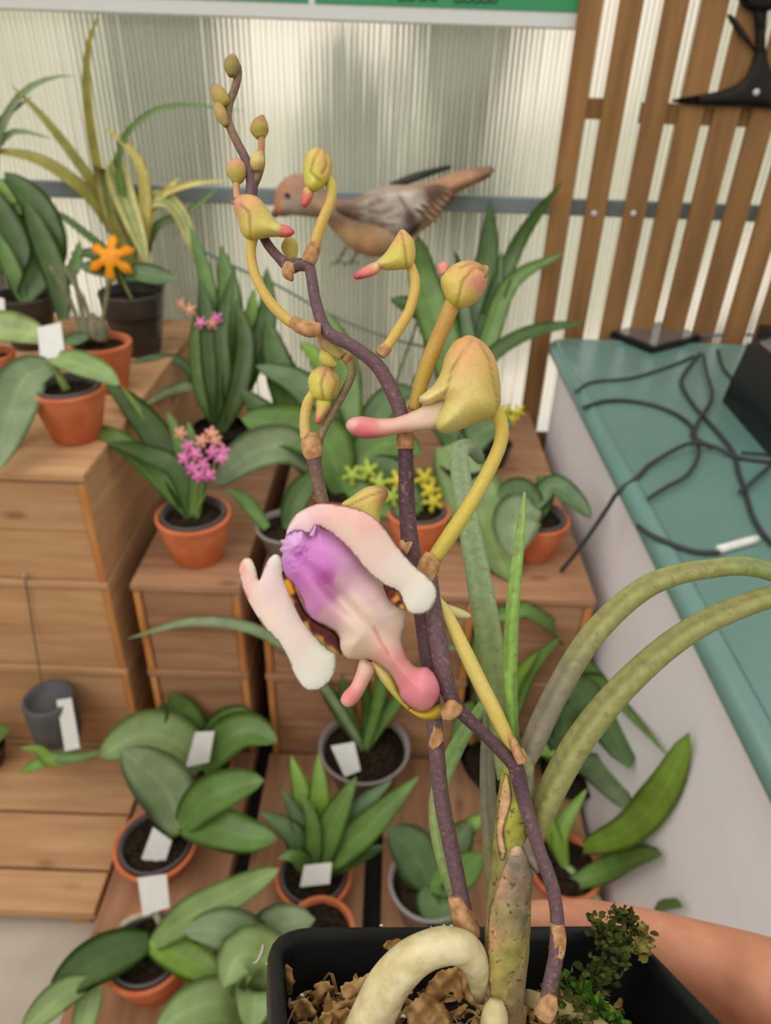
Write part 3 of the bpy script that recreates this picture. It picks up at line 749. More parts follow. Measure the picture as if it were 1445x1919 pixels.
# ------------------------------------------------------------------ potted plants
def solve_h(u, v, wpx, zb, vb, taper):
    best = None
    for hp in np.linspace(0.03, 0.30, 109):
        c = onz(u, v, zb + hp); r = wpx / 2 * dep(c) / F
        e_ = abs(px((c[0], c[1] - taper * r, zb))[1] - vb)
        if best is None or e_ < best[0]: best = (e_, hp)
    return best[1]
def pot(label, name, u, v, wpx, zb, vb=None, hp=None, style='clay', taper=0.68, cat='potted plant', group=None):
    """u, v: pixel of the rim's centre; wpx: rim width; vb: pixel row of the foot's front edge"""
    if hp is None: hp = solve_h(u, v, wpx, zb, vb, taper)
    c = onz(u, v, zb + hp); r = wpx / 2 * dep(c) / F
    base = np.array([c[0], c[1], zb + 0.0005])
    e = empty(name, base, label, cat, group)
    def shell(nm, r_, h_, m_, wall, lip=0.0, z0=0.0, tp=taper):
        prof_ = [(0.001, z0), (tp * r_ - .003, z0), (tp * r_, z0 + .003), (r_ - .02 * r_, z0 + h_ * .80), (r_ * (1 - .012) + lip * .3, z0 + h_ * .90), (r_ + lip, z0 + h_ - .006), (r_ + lip, z0 + h_ - .002), (r_ + lip - .002, z0 + h_),
                 (r_ - wall + .002, z0 + h_), (r_ - wall, z0 + h_ - .003), (r_ - wall - .04 * r_, z0 + h_ * .6), (0.001, z0 + h_ * .55)]
        return lathe(nm, base, prof_, m_, e)
    soil_z = hp * 0.86; rs = r * 0.9
    if style.startswith('clay'): shell('clay_pot', r, hp, 'terracotta', max(.006, r * .10), .002)
    if style == 'clay': rs = r * 0.86
    if style == 'clay_liner':
        rl = r * 0.86
        V = []; prof_ = [(rl * .93, hp * .62), (rl, hp * .98), (rl + .002, hp + .004), (rl - .001, hp + .006), (rl - .005, hp + .004), (rl - .010, hp * .80), (rl * .90, hp * .62)]
        o_ = lathe('inner_pot', base, prof_, 'liner', e); rs = rl - .008; soil_z = hp * .90
    if style == 'black': shell('plastic_pot', r, hp, 'black_plastic', .003, .002)
    if style == 'dark': shell('plastic_pot', r, hp, 'dark_pot', .003, .002)
    if style == 'clear':
        prof_ = [(0.001, 0), (taper * r, 0), (r * .98, hp * .93), (r + .003, hp * .96), (r + .004, hp), (r - .004, hp), (r - .006, hp * .9), (taper * r - .003, .004), (0.001, .004)]
        lathe('clear_pot', base, prof_, 'clear_plastic', e)
        lathe('root_ball', base, [(.001, .006), (taper * r - .006, .006), (r * .90, hp * .86), (.001, hp * .87)], 'soil', e); rs = None
    if rs:
        V = []; Fc = []; n = 24
        for i in range(6):
            for k in range(n):
                a = 2 * math.pi * k / n; rr = max(.0005, rs * i / 5)
                V.append(base + np.array([rr * math.cos(a), rr * math.sin(a), soil_z + .006 * noise.noise(Vector((rr * math.cos(a) * 60, rr * math.sin(a) * 60, base[0] * 9)))]))
        for i in range(5):
            for k in range(n): Fc.append((i * n + k, i * n + (k + 1) % n, (i + 1) * n + (k + 1) % n, (i + 1) * n + k))
        m0 = len(V)
        for k in range(n): V.append(V[5 * n + k] - np.array([0, 0, .02]))
        for k in range(n): Fc.append((5 * n + k, 5 * n + (k + 1) % n, m0 + (k + 1) % n, m0 + k))
        Fc.append(tuple(m0 + k for k in range(n - 1, -1, -1)))
        obj('soil', V, Fc, 'soil', e)
    e_d = dep(base + np.array([0, 0, soil_z]))
    return e, e_d, base + np.array([0, 0, soil_z])
def leaves(pt, specs):
    """specs: (material, kind, width px, [(u, v, depth offset)...]) ; first point starts at the soil when it is None"""
    e, d, c = pt
    for sp_ in specs:
        m_, kind, wpx, pts = sp_[:4]; kw = sp_[4] if len(sp_) > 4 else {}
        q = []
        for p_ in pts:
            if p_ is None: u, v = px(c); q.append((u, v, d))
            else: q.append((p_[0], p_[1], d + (p_[2] if len(p_) > 2 else 0.0)))
        leaf(e, q, wpx, m_, kind, **kw)
def stems(pt, lst, wpx, material='stem_green', name='stem'):
    e, d, c = pt
    for pts in lst:
        q = []
        for p_ in pts:
            if p_ is None: u, v = px(c); q.append((u, v, d))
            else: q.append((p_[0], p_[1], d + (p_[2] if len(p_) > 2 else 0.0)))
        ptube(name, q, wpx, material, e, n=14, nseg=7)
def floret(pt, u, v, dd, wpx, material, n=5, rot=0.0, name='flower', fat=0.55, tilt=0.0):
    """small open flower: n pointed petals round a domed middle"""
    e, d, c = pt; D = d + dd; R = wpx / 2 * D / F; cen = P(u, v, D)
    V = [cen - FW * R * 0.25]; Fc = []; cols = []
    ax, ay = RT, UP * math.cos(tilt) - FW * math.sin(tilt)
    az = np.cross(ax, ay)
    for k in range(n):
        a = rot + 2 * math.pi * k / n
        for da, rr, zz in ((-math.pi / n * fat, .38, .10), (-math.pi / n * fat * .8, .75, .02), (0, 1.0, -.12), (math.pi / n * fat * .8, .75, .02), (math.pi / n * fat, .38, .10)):
            V.append(cen + (ax * math.cos(a + da) + ay * math.sin(a + da)) * R * rr + az * R * zz)
    m_ = 5 * n
    for k in range(n):
        b_ = 1 + 5 * k; nx = 1 + (5 * (k + 1)) % m_
        Fc += [(0, b_, b_ + 4), (b_, b_ + 1, b_ + 3, b_ + 4), (b_ + 1, b_ + 2, b_ + 3), (0, b_ + 4, nx)]
    nb = len(V); V2 = [x - az * R * 0.12 for x in V]; V2[0] = cen - az * R * .2
    Fb = [tuple(nb + i for i in reversed(f)) for f in Fc]
    rim = []
    for k in range(n):
        b_ = 1 + 5 * k; rim += [b_, b_ + 1, b_ + 2, b_ + 3, b_ + 4]
    Fr = [(rim[(i + 1) % len(rim)], rim[i], nb + rim[i], nb + rim[(i + 1) % len(rim)]) for i in range(len(rim))]
    obj(name, V + V2, Fc + Fb + Fr, material, e)
def tag_slab(quad, D, label, thick=.0012):
    """white plant tag; quad four pixels, D depth or four depths"""
    D = [D] * 4 if np.isscalar(D) else D
    a = np.array([P(u, v, d) for (u, v), d in zip(quad, D)]); nn = np.cross(a[1] - a[0], a[3] - a[0]); nn /= np.linalg.norm(nn)
    V = np.vstack([a - nn * thick / 2, a + nn * thick / 2])
    o = obj('plant_tag', V, [(3, 2, 1, 0), (4, 5, 6, 7), (0, 1, 5, 4), (1, 2, 6, 5), (2, 3, 7, 6), (3, 0, 4, 7)], 'tag', smooth=False)
    setp(o, label, 'tag', 'white plant tags')
    # stake running down into the pot
    return o

# --- on the tall stack
p1 = pot('clay pot at the stack edge with two broad grey-green leaves, one drooping left', 'potted_orchid', 125, 724, 134, Z_A, vb=838, style='clay_liner')
leaves(p1, [('grey', 'paddle', 92, [(96, 688, 0), (50, 705, -.03), (18, 775, -.08), (-15, 885, -.12)]),
            ('grey', 'paddle', 66, [(70, 690, -.01), (20, 740, .0), (-20, 840, -.03), (-40, 900, -.05)]),
            ('light', 'paddle', 52, [(98, 672, 0), (140, 680, -.03), (190, 700, -.05), (224, 722, -.06)])])
stems(p1, [[None, (98, 684, 0)]], 16, 'stem_green')
tag_slab([(70, 614), (114, 604), (122, 668), (76, 674)], p1[1] - .005, 'white tag standing in the clay pot at the stack edge')
p2 = pot('clay pot of grey bulbs and bare stalks behind the two broad grey-green leaves', 'potted_orchid', 186, 640, 114, Z_A, vb=742, style='clay')
stems(p2, [[(165, 640, 0), (148, 560, 0), (138, 505, .01)], [(175, 640, 0), (160, 570, 0), (120, 500, .0)], [(182, 640, 0), (198, 570, 0), (204, 520, .0)], [(160, 638, 0), (130, 560, -.01), (95, 500, -.02)]], 9, 'stem_grey', 'stalk')
for (u, v, h_) in ((160, 615, 40), (176, 610, 46), (190, 618, 36)):
    ptube('bulb', [(u, v + h_ / 2 + 6, p2[1]), (u, v, p2[1]), (u - 2, v - h_ / 2, p2[1])], [18, 26, 8], 'stem_grey', p2[0], n=10, nseg=10)
leaves(p2, [('teal', 'lance', 26, [(165, 630, -.02), (130, 640, -.03), (110, 650, -.04)])])
p3 = pot('dark plastic pot with an orange star flower and dark leaves', 'potted_orchid', 245, 545, 118, Z_A, vb=672, style='dark')
leaves(p3, [('teal', 'paddle', 40, [(235, 520, 0), (262, 512, -.01), (300, 520, -.02), (330, 522, -.03)]), ('teal', 'paddle', 34, [(230, 515, 0), (190, 505, -.01), (150, 500, -.02)]),
            ('dark', 'lance', 26, [(225, 520, 0), (180, 480, 0), (130, 475, .02)])])
stems(p3, [[None, (232, 530, 0), (214, 492, -.02)]], 6)
floret(p3, 208, 484, -.03, 96, 'orange_petal', n=6, rot=1.5, fat=0.65, name='flower')
p5 = pot('dark pot of broad dark leaves at the left edge of the tall stack', 'potted_orchid', 40, 552, 110, Z_A, vb=660, style='dark')
leaves(p5, [('dark', 'paddle', 66, [None, (92, 480, 0), (70, 390, -.01), (8, 322, -.02)]), ('dark', 'paddle', 60, [None, (30, 470, 0), (0, 400, 0), (-30, 340, 0)]),
            ('mid', 'strap', 34, [None, (95, 450, .02), (60, 395, .02), (-30, 402, .03)]), ('dark', 'paddle', 46, [(120, 600, -.02), (105, 520, -.03), (75, 440, -.03), (48, 380, -.03)]),
            ('mid', 'lance', 34, [None, (20, 500, -.02), (-10, 430, -.02)]), ('bright', 'lance', 46, [None, (35, 460, .02), (10, 360, .03), (-20, 330, .03)]),
            ('mid', 'strap', 24, [(100, 560, -.02), (140, 500, -.02), (150, 450, -.02)])])
p6 = pot('clay pot with a mottled pale leaf, cut by the left edge', 'potted_orchid', -18, 662, 82, Z_A, vb=745, style='clay')
leaves(p6, [('pale', 'paddle', 66, [(84, 636, -.04), (40, 622, -.03), (-20, 612, -.01), (-60, 625, 0)])])
tag_slab([(-14, 555), (8, 560), (10, 596), (-10, 600)], p6[1] + .04, 'white tag at the left edge above the mottled leaf')
p6b = pot('black pot with tall yellow-striped strap leaves at the back of the tall stack', 'potted_orchid', 262, 512, 88, Z_A, vb=612, style='black')
leaves(p6b, [('olive', 'strap', 18, [None, (205, 400, -0.028), (180, 300, -0.010), (163, 180, -0.004), (166, 85, -0.004), (188, 20, -0.004)]),
             ('olive', 'strap', 26, [None, (190, 395, -0.040), (130, 335, -0.064), (60, 295, -0.088), (-40, 280, -0.112)]),
             ('olive', 'strap', 20, [None, (195, 380, -0.028), (150, 310, -0.040), (85, 225, -0.052), (18, 156, -0.064)]),
             ('varieg', 'strap', 46, [None, (222, 430, -0.040), (200, 330, -0.058), (208, 302, -0.070), (232, 370, -0.094), (258, 440, -0.100), (278, 500, -0.100)]),
             ('yellow', 'strap', 24, [None, (272, 360, -0.010), (248, 285, 0.000), (192, 236, 0.000)]),
             ('mid', 'strap', 11, [None, (222, 310, -0.004), (255, 232, 0.000), (330, 198, 0.000), (458, 208, 0.000)]),
             ('varieg', 'strap', 34, [None, (262, 400, -0.040), (300, 372, -0.058), (340, 405, -0.076), (372, 505, -0.094)]),
             ('yellow', 'strap', 22, [None, (280, 400, -0.022), (310, 360, -0.028), (338, 332, -0.034)]), ('yellow', 'strap', 14, [None, (290, 385, -0.016), (350, 348, -0.010), (430, 338, -0.004)]),
             ('mid', 'strap', 16, [None, (290, 430, -0.040), (350, 400, -0.028), (412, 350, -0.022)]), ('mid', 'strap', 15, [None, (150, 430, -0.052), (100, 400, -0.058), (60, 420, -0.070)])])
p6c = pot('small dark pot with thin pale green arching leaves at the far left', 'potted_plant', 5, 500, 60, Z_A, vb=570, style='dark')
leaves(p6c, [('grey', 'strap', 16, [None, (-10, 300, .02), (30, 190, .04), (90, 148, .05), (142, 142, .06)]), ('teal', 'strap', 18, [None, (-40, 320, .02), (-10, 240, .03), (60, 180, .05)]),
             ('grey', 'strap', 16, [None, (-20, 330, .0), (20, 250, .02), (100, 260, .04)])])
# --- on the low stacks
p4 = pot('clay pot with dark strap leaves and a cluster of pink flowers', 'potted_orchid', 362, 962, 138, Z_B, vb=1068, style='clay_liner')
leaves(p4, [('dark', 'strap', 58, [None, (318, 860, .02), (255, 770, .05), (196, 716, .06)]), ('mid', 'strap', 44, [None, (290, 885, -.01), (220, 825, -.02), (162, 796, -.03)]),
            ('dark', 'strap', 40, [None, (330, 880, -.02), (270, 850, -.03), (200, 830, -.04)]), ('mid', 'strap', 32, [None, (345, 870, 0), (330, 810, .02), (312, 770, .03)]), ('mid', 'strap', 34, [None, (372, 890, -.01), (360, 830, 0), (352, 790, .01)]),
            ('bright', 'strap', 18, [None, (300, 820, .04), (262, 770, .05), (225, 720, .055)])])
stems(p4, [[None, (385, 890, -.02), (372, 830, -.03)], [None, (395, 900, -.02), (405, 850, -.03)], [None, (370, 880, -.02), (345, 820, -.03)]], 5)
for k, (u, v) in enumerate([(338, 812), (352, 836), (345, 858), (366, 850), (360, 878), (380, 870), (398, 848), (414, 858), (392, 890), (378, 826), (404, 826), (396, 812), (372, 892), (418, 846)]):
    floret(p4, u, v, -.035 + .004 * (k % 3), 30, 'peach_petal' if v < 830 else 'pink_petal', n=5, rot=k * .7, fat=.8)
p7 = pot('black pot of tall upright green leaves with small pink blooms', 'potted_orchid', 412, 800, 104, Z_B, vb=880, style='black')
leaves(p7, [('mid', 'strap', 36, [None, (402, 650, 0), (385, 520, .02), (355, 420, .03)]), ('mid', 'strap', 54, [None, (428, 680, 0), (430, 560, .02), (414, 460, .03)]),
            ('bright', 'strap', 40, [None, (450, 690, .02), (470, 600, .04), (476, 540, .05)]), ('dark', 'strap', 44, [None, (460, 710, .0), (500, 600, .02), (500, 500, .03)]),
            ('dark', 'strap', 38, [None, (398, 700, -.03), (390, 600, -.03), (372, 520, -.03)]), ('mid', 'strap', 26, [None, (378, 740, -.02), (366, 640, -.02), (375, 560, -.02)]),
            ('grey', 'strap', 20, [None, (370, 730, -.02), (330, 730, -.03), (270, 760, -.04)]), ('teal', 'strap', 20, [None, (350, 690, 0), (300, 670, 0), (240, 680, 0)]),
            ('dark', 'strap', 40, [None, (445, 740, -.02), (460, 640, -.03), (440, 560, -.03)]), ('dark', 'strap', 30, [None, (420, 700, -.03), (415, 620, -.04), (440, 500, -.03)])])
stems(p7, [[None, (380, 690, -.03), (372, 600, -.04), (345, 565, -.05)]], 5)
for k, (u, v, m_) in enumerate([(340, 570, 'peach_petal'), (376, 604, 'pink_petal'), (406, 596, 'pink_petal'), (356, 580, 'peach_petal'), (398, 606, 'peach_petal')]): floret(p7, u, v, -.05, 28, m_, rot=k)
pc = pot('clay pot with large paddle leaves spreading behind the purple stem', 'potted_orchid', 640, 915, 120, Z_B, vb=990, style='clay')
leaves(pc, [('mid', 'paddle', 100, [None, (610, 830, -.02), (530, 800, -.04), (452, 785, -.05)]), ('grey', 'paddle', 80, [(600, 880, 0), (540, 838, -.06), (470, 850, -.09), (402, 912, -.12)]),
            ('teal', 'paddle', 66, [None, (610, 790, .02), (560, 720, .04), (480, 686, .05)]), ('mid', 'paddle', 60, [None, (650, 760, .03), (640, 660, .05), (604, 580, .06)]),
            ('mid', 'paddle', 80, [None, (690, 850, 0), (740, 830, .02), (790, 850, .03)]), ('dark', 'paddle', 70, [None, (560, 780, .05), (520, 680, .08), (500, 600, .1)]),
            ('teal', 'paddle', 60, [None, (700, 790, .04), (740, 740, .06), (790, 740, .08)]), ('bright', 'paddle', 50, [None, (620, 760, .06), (600, 680, .08), (560, 640, .1)]), ('dark', 'paddle', 60, [None, (560, 850, .03), (520, 800, .05), (450, 730, .07)])])
p8 = pot('clear plastic pot on the crate beside the black gap', 'potted_orchid', 538, 985, 112, Z_B, vb=1060, style='clear')
leaves(p8, [('mid', 'strap', 28, [(500, 990, -.02), (460, 940, -.03), (425, 915, -.05)]), ('dark', 'paddle', 50, [None, (560, 930, 0), (600, 880, .02)])])
p9 = pot('clay pot with black liner and yellow flowers behind the purple stem', 'potted_orchid', 784, 955, 118, Z_B, vb=1046, style='clay_liner')
leaves(p9, [('dark', 'paddle', 60, [None, (740, 890, .02), (690, 860, .04)]), ('mid', 'paddle', 60, [None, (700, 940, -.01), (640, 900, 0)])])
stems(p9, [[None, (800, 920, 0), (810, 890, 0)], [None, (740, 920, 0), (690, 890, 0)]], 6)
for k, (u, v, m_) in enumerate([(806, 918, 'yellow_petal'), (796, 895, 'yellow_petal'), (812, 940, 'yellow_petal'), (690, 880, 'lime_petal'), (712, 905, 'lime_petal'), (735, 930, 'lime_petal'), (660, 890, 'lime_petal'), (745, 900, 'yellow_petal')]):
    floret(p9, u, v, -.02, 46, m_, n=5, rot=k, fat=.6)
p10 = pot('clay pot with dark low leaves on the crate beside the counter', 'potted_orchid', 1008, 968, 118, Z_B, vb=1060, style='clay_liner')
leaves(p10, [('teal', 'paddle', 42, [(1000, 955, 0), (1035, 910, -.01), (1075, 935, -.03), (1108, 972, -.05)]), ('teal', 'paddle', 60, [None, (975, 925, 0), (930, 930, -.01)]), ('grey', 'paddle', 90, [(1000, 950, -.02), (970, 970, -.05), (960, 1040, -.08)]), ('dark', 'paddle', 40, [None, (1020, 920, .01), (1010, 890, .02)])])
pb = pot('dark pot with one huge grey-green drooping leaf behind the yellow flower stalk', 'potted_orchid', 868, 862, 100, Z_B, vb=930, style='dark')
leaves(pb, [('light', 'paddle', 130, [(838, 836, 0), (858, 880, -.03), (900, 965, -.08), (955, 1088, -.13)]), ('teal', 'paddle', 60, [None, (900, 810, .02), (960, 790, .03)]), ('dark', 'paddle', 50, [None, (840, 810, .02), (800, 790, .04)])])
pr = pot('black pot of long arching dark leaves in front of the slat screen', 'potted_orchid', 868, 770, 96, Z_B, vb=840, style='black')
leaves(pr, [('dark', 'strap', 34, [None, (905, 630, 0), (970, 460, .02), (1056, 338, .03)]), ('mid', 'strap', 38, [None, (915, 640, -.02), (960, 530, -.02), (1058, 474, -.03)]), ('dark', 'strap', 30, [None, (910, 680, -.03), (990, 625, -.04), (1098, 604, -.05)]),
            ('teal', 'strap', 54, [None, (895, 580, .02), (915, 470, .04), (918, 372, .05)]), ('mid', 'paddle', 74, [None, (830, 640, 0), (795, 530, 0), (782, 440, 0)]), ('dark', 'paddle', 60, [None, (840, 650, .03), (800, 590, .04), (730, 560, .05)]),
            ('teal', 'strap', 40, [None, (905, 640, -.01), (925, 560, 0), (940, 470, .01)]), ('dark', 'strap', 30, [None, (870, 600, .03), (860, 500, .04), (850, 470, .05)]), ('teal', 'strap', 26, [None, (880, 660, -.02), (870, 560, -.02), (900, 520, -.02)])])
py_ = pot('small pot with a single yellow bloom beside the counter end', 'potted_orchid', 930, 830, 60, Z_B, vb=880, style='dark')
stems(py_, [[None, (945, 800, 0), (958, 778, -.01)]], 5)
for k, (u, v) in enumerate([(960, 785), (950, 768), (972, 770)]): floret(py_, u, v, -.01, 30, 'yellow_petal', rot=k)
# --- on the floor platforms
p13 = pot('clay pot with a white tag and rounded mid-green leaves at the foot of the crates', 'potted_orchid', 378, 1438, 112, Z_C, vb=1500, style='clay')
leaves(p13, [('light', 'paddle', 92, [None, (330, 1390, -.02), (265, 1378, -.04), (186, 1418, -.06)]), ('mid', 'paddle', 78, [None, (355, 1380, .02), (338, 1335, .03), (320, 1300, .04)]), ('mid', 'paddle', 76, [None, (425, 1385, -.02), (470, 1370, -.03), (520, 1390, -.05)]), ('mid', 'paddle', 56, [None, (410, 1370, .02), (440, 1345, .03), (478, 1340, .04)]), ('light', 'paddle', 50, [None, (340, 1410, .02), (310, 1340, .03), (300, 1320, .04)])])
tag_slab([(366, 1372), (402, 1370), (392, 1428), (348, 1438)], p13[1] - .04, 'white tag leaning in the clay pot below the rounded leaves')
p14 = pot('clay pot with black liner, white tag and broad leaves reaching right', 'potted_orchid', 292, 1578, 152, Z_C, vb=1662, style='clay_liner')
leaves(p14, [('grey', 'paddle', 104, [(335, 1555, 0), (318, 1490, .0), (275, 1445, -.02), (230, 1408, -.03)]), ('mid', 'paddle', 78, [(340, 1550, 0), (385, 1500, -.02), (440, 1475, -.03), (495, 1462, -.04)]), ('mid', 'paddle', 76, [(345, 1550, 0), (400, 1552, -.03), (460, 1568, -.05), (520, 1572, -.06)]), ('dark', 'paddle', 50, [(335, 1555, .01), (320, 1510, .02), (300, 1470, .02)])])
stems(p14, [[None, (338, 1556, 0)]], 16)
tag_slab([(287, 1550), (322, 1576), (306, 1626), (264, 1612)], p14[1] - .03, 'white tag lying in the black liner of the clay pot')
p15 = pot('clay pot with pale roots, white tag and three long leaves at the lower left', 'potted_orchid', 275, 1778, 158, Z_C, vb=1890, style='clay_liner')
leaves(p15, [('dark', 'paddle', 84, [(278, 1765, -.02), (220, 1785, -.05), (160, 1815, -.08), (92, 1862, -.11)]), ('light', 'paddle', 66, [(290, 1768, -.02), (350, 1720, -.04), (430, 1680, -.05), (524, 1628, -.06)]), ('bright', 'paddle', 62, [(280, 1768, -.02), (330, 1790, -.04), (380, 1815, -.06), (430, 1852, -.07)]), ('light', 'paddle', 56, [(170, 1840, -.09), (110, 1870, -.12), (40, 1935, -.15)]), ('light', 'paddle', 48, [(180, 1850, -.08), (165, 1890, -.1), (150, 1950, -.12)])])
stems(p15, [[None, (278, 1768, -.02)]], 18)
stems(p15, [[(285, 1710, -.01), (245, 1722, -.02), (228, 1738, -.02), (240, 1762, -.01)], [(290, 1712, 0), (300, 1735, 0), (285, 1760, 0)]], 12, 'root_pale', 'root')
tag_slab([(258, 1645), (312, 1638), (318, 1700), (268, 1716)], p15[1] - .04, 'white tag standing above the pale roots at the lower left')
p16 = pot('black pot of wide pale leaves beside the square black pot', 'potted_orchid', 470, 1905, 120, Z_C, vb=1990, style='black')
leaves(p16, [('grey', 'paddle', 100, [None, (470, 1790, -.02), (420, 1745, -.03), (345, 1745, -.04)]), ('grey', 'paddle', 100, [None, (490, 1800, -.01), (520, 1740, 0), (590, 1722, .01)]), ('light', 'paddle', 120, [None, (500, 1810, -.05), (450, 1790, -.07), (420, 1850, -.09)]), ('light', 'paddle', 90, [None, (430, 1880, -.05), (360, 1890, -.08), (290, 1940, -.1)]), ('light', 'paddle', 90, [None, (480, 1860, -.06), (470, 1930, -.09)])])
p17 = pot('clay pot with a fan of narrow pointed leaves and a white tag', 'potted_orchid', 588, 1636, 142, Z_C, vb=1708, style='clay_liner')
leaves(p17, [('bright', 'lance', 48, [None, (570, 1510, 0), (545, 1415, .02)]), ('bright', 'lance', 50, [None, (598, 1500, .0), (596, 1412, .02)]), ('teal', 'lance', 36, [None, (560, 1540, -.02), (527, 1478, -.02)]), ('teal', 'lance', 46, [None, (545, 1560, -.03), (486, 1522, -.04)]),
             ('mid', 'lance', 58, [None, (625, 1540, -.03), (668, 1455, -.03)]), ('mid', 'lance', 60, [None, (680, 1560, -.04), (785, 1455, -.05)]), ('teal', 'lance', 50, [None, (660, 1530, -.01), (735, 1462, 0)]), ('mid', 'lance', 40, [None, (550, 1605, -.05), (520, 1610, -.06)]), ('dark', 'lance', 44, [None, (650, 1610, -.03), (725, 1585, -.04)]), ('mid', 'lance', 34, [None, (585, 1540, -.04), (560, 1480, -.04)])])
tag_slab([(570, 1622), (622, 1616), (618, 1656), (562, 1662)], p17[1] - .06, 'white tag under the fan of narrow leaves')
p18 = pot('clear grey pot with a white tag and thin grassy stems below the pink flower', 'potted_orchid', 683, 1398, 166, Z_C, hp=.11, style='clear')
leaves(p18, [('mid', 'strap', 30, [None, (635, 1330, 0), (590, 1268, 0)]), ('mid', 'strap', 26, [None, (712, 1300, 0), (716, 1200, .02), (690, 1120, .03)]), ('grey', 'strap', 22, [None, (600, 1280, .02), (500, 1190, 0), (370, 1165, -.04), (236, 1198, -.08)]), ('mid', 'strap', 22, [None, (650, 1330, .02), (640, 1260, .03)]), ('mid', 'strap', 26, [None, (740, 1320, 0), (800, 1240, .02), (850, 1200, .03)]), ('dark', 'strap', 24, [None, (690, 1330, -.01), (670, 1260, 0)])])
stems(p18, [[None, (718, 1330, 0), (716, 1290, 0)], [None, (690, 1310, 0), (690, 1250, 0)]], 12)
tag_slab([(620, 1398), (664, 1390), (676, 1444), (646, 1456)], p18[1] - .07, 'white tag in the clear grey pot below the pink flower')
p19 = pot('clay pot rim just behind the square black pot', 'clay_pot', 600, 1742, 128, Z_C, vb=1830, style='clay', cat='pot')
p20 = pot('whitish clear pot with dark leaves behind the purple stem base', 'potted_orchid', 806, 1650, 150, Z_C, vb=1760, style='clear')
leaves(p20, [('teal', 'paddle', 90, [None, (775, 1600, -.01), (728, 1552, -.02)]), ('dark', 'paddle', 70, [None, (850, 1590, 0), (880, 1540, .01)]), ('teal', 'paddle', 80, [None, (820, 1700, -.04), (870, 1690, -.06)]), ('mid', 'paddle', 70, [None, (860, 1640, -.03), (905, 1600, -.04)]), ('bright', 'lance', 40, [None, (870, 1560, .02), (930, 1520, .02)])])
p21 = pot('clay pot with two bright curved leaves in front of the white counter panel', 'potted_orchid', 1060, 1620, 136, Z_C, vb=1700, style='clay')
leaves(p21, [('bright', 'paddle', 70, [(1095, 1590, 0), (1180, 1556, -.03), (1245, 1480, -.05), (1292, 1372, -.06)]), ('mid', 'paddle', 56, [(1065, 1660, -.02), (1130, 1634, -.05), (1180, 1616, -.07), (1240, 1602, -.08)]), ('light', 'paddle', 50, [None, (1080, 1670, -.03), (1130, 1700, -.05)]), ('bright', 'lance', 34, [None, (1050, 1560, 0), (1100, 1478, .01)]), ('bright', 'lance', 30, [None, (1030, 1550, 0), (1010, 1480, .01)]), ('mid', 'paddle', 40, [(1180, 1740, -.05), (1250, 1700, -.06), (1280, 1700, -.06)])])
p22 = pot('dark pot with drooping grey-green leaves at the foot of the counter', 'potted_orchid', 1075, 1440, 120, Z_C, vb=1500, style='black')
leaves(p22, [('teal', 'paddle', 110, [None, (1060, 1340, 0), (1120, 1320, -.02), (1180, 1440, -.05)]), ('grey', 'paddle', 60, [None, (1110, 1440, -.03), (1180, 1520, -.06)]), ('teal', 'paddle', 60, [None, (1060, 1370, .0), (1040, 1300, .02)]), ('bright', 'lance', 34, [None, (1020, 1400, 0), (1000, 1340, 0)])])
p23 = pot('black pot of green strap leaves behind the orchid cane', 'potted_orchid', 930, 1420, 130, Z_C, vb=1490, style='black')
leaves(p23, [('mid', 'strap', 34, [None, (985, 1270, 0), (1052, 1192, .01)]), ('bright', 'strap', 30, [None, (960, 1290, .01), (1010, 1220, .02)]), ('mid', 'strap', 30, [None, (890, 1250, .02), (930, 1150, .0), (1010, 1155, -.03), (1100, 1250, -.08), (1255, 1420, -.14)]), ('mid', 'strap', 34, [None, (880, 1330, -.02), (838, 1460, -.06)]), ('grey', 'strap', 26, [None, (880, 1230, .02), (800, 1220, .03)]), ('bright', 'lance', 40, [None, (1000, 1400, -.02), (1050, 1420, -.04)]), ('mid', 'strap', 30, [None, (900, 1300, 0), (870, 1220, .01), (840, 1190, .02)])])

# --- small vial hung on the front of the tall stack
yv = 1.2 - .062
vc = ony(103, 1352, yv); dv_ = dep(vc); rv = 44 * dv_ / F; hv = 0.16
vi = empty('hanging_vial', vc - np.array([0, 0, hv / 2]), 'dark grey vial with a white tag hung by a wire on the tall crate stack', 'vial')
lathe('sleeve', vc - np.array([0, 0, hv / 2]), [(.001, .04), (rv * .92, .04), (rv, .05), (rv * 1.02, hv - .01), (rv * .98, hv), (rv * .85, hv), (rv * .8, hv - .02), (.001, hv - .02)], 'vial', vi, nseg=24)
lathe('clear_foot', vc - np.array([0, 0, hv / 2]), [(.001, 0), (rv * .8, 0), (rv * .86, .004), (rv * .90, .0398), (.001, .0398)], 'clear_plastic', vi, nseg=24)
tube('wire', [ony(46, 1078, 1.193), ony(62, 1180, 1.190), ony(80, 1292, yv)], .0016, 'wire', vi, n=12, nseg=6)
tube('nail', [ony(46, 1078, 1.203), ony(46, 1078, 1.185)], .003, 'screw', vi, n=4, nseg=8)
d_ = dep(vc) - rv * 1.1
pv = (vi, d_, vc)
leaves(pv, [('bright', 'lance', 26, [(150, 1415, -.005), (100, 1425, -.01), (70, 1405, -.015), (38, 1402, -.02)]), ('bright', 'lance', 22, [(100, 1425, -.01), (65, 1435, -.02), (38, 1450, -.02)]), ('mid', 'lance', 18, [(100, 1425, -.01), (150, 1420, -.01), (190, 1408, -.01)])])
tag_slab([(106, 1312), (134, 1308), (150, 1402), (122, 1408)], d_ - .004, 'white tag on the dark grey hanging vial')
pw = pot('small pot with a green leaf on the deck at the left edge', 'potted_plant', -30, 1400, 70, Z_C, vb=1450, style='dark')
leaves(pw, [('mid', 'paddle', 44, [None, (-10, 1380, -.01), (18, 1366, -.02)])])

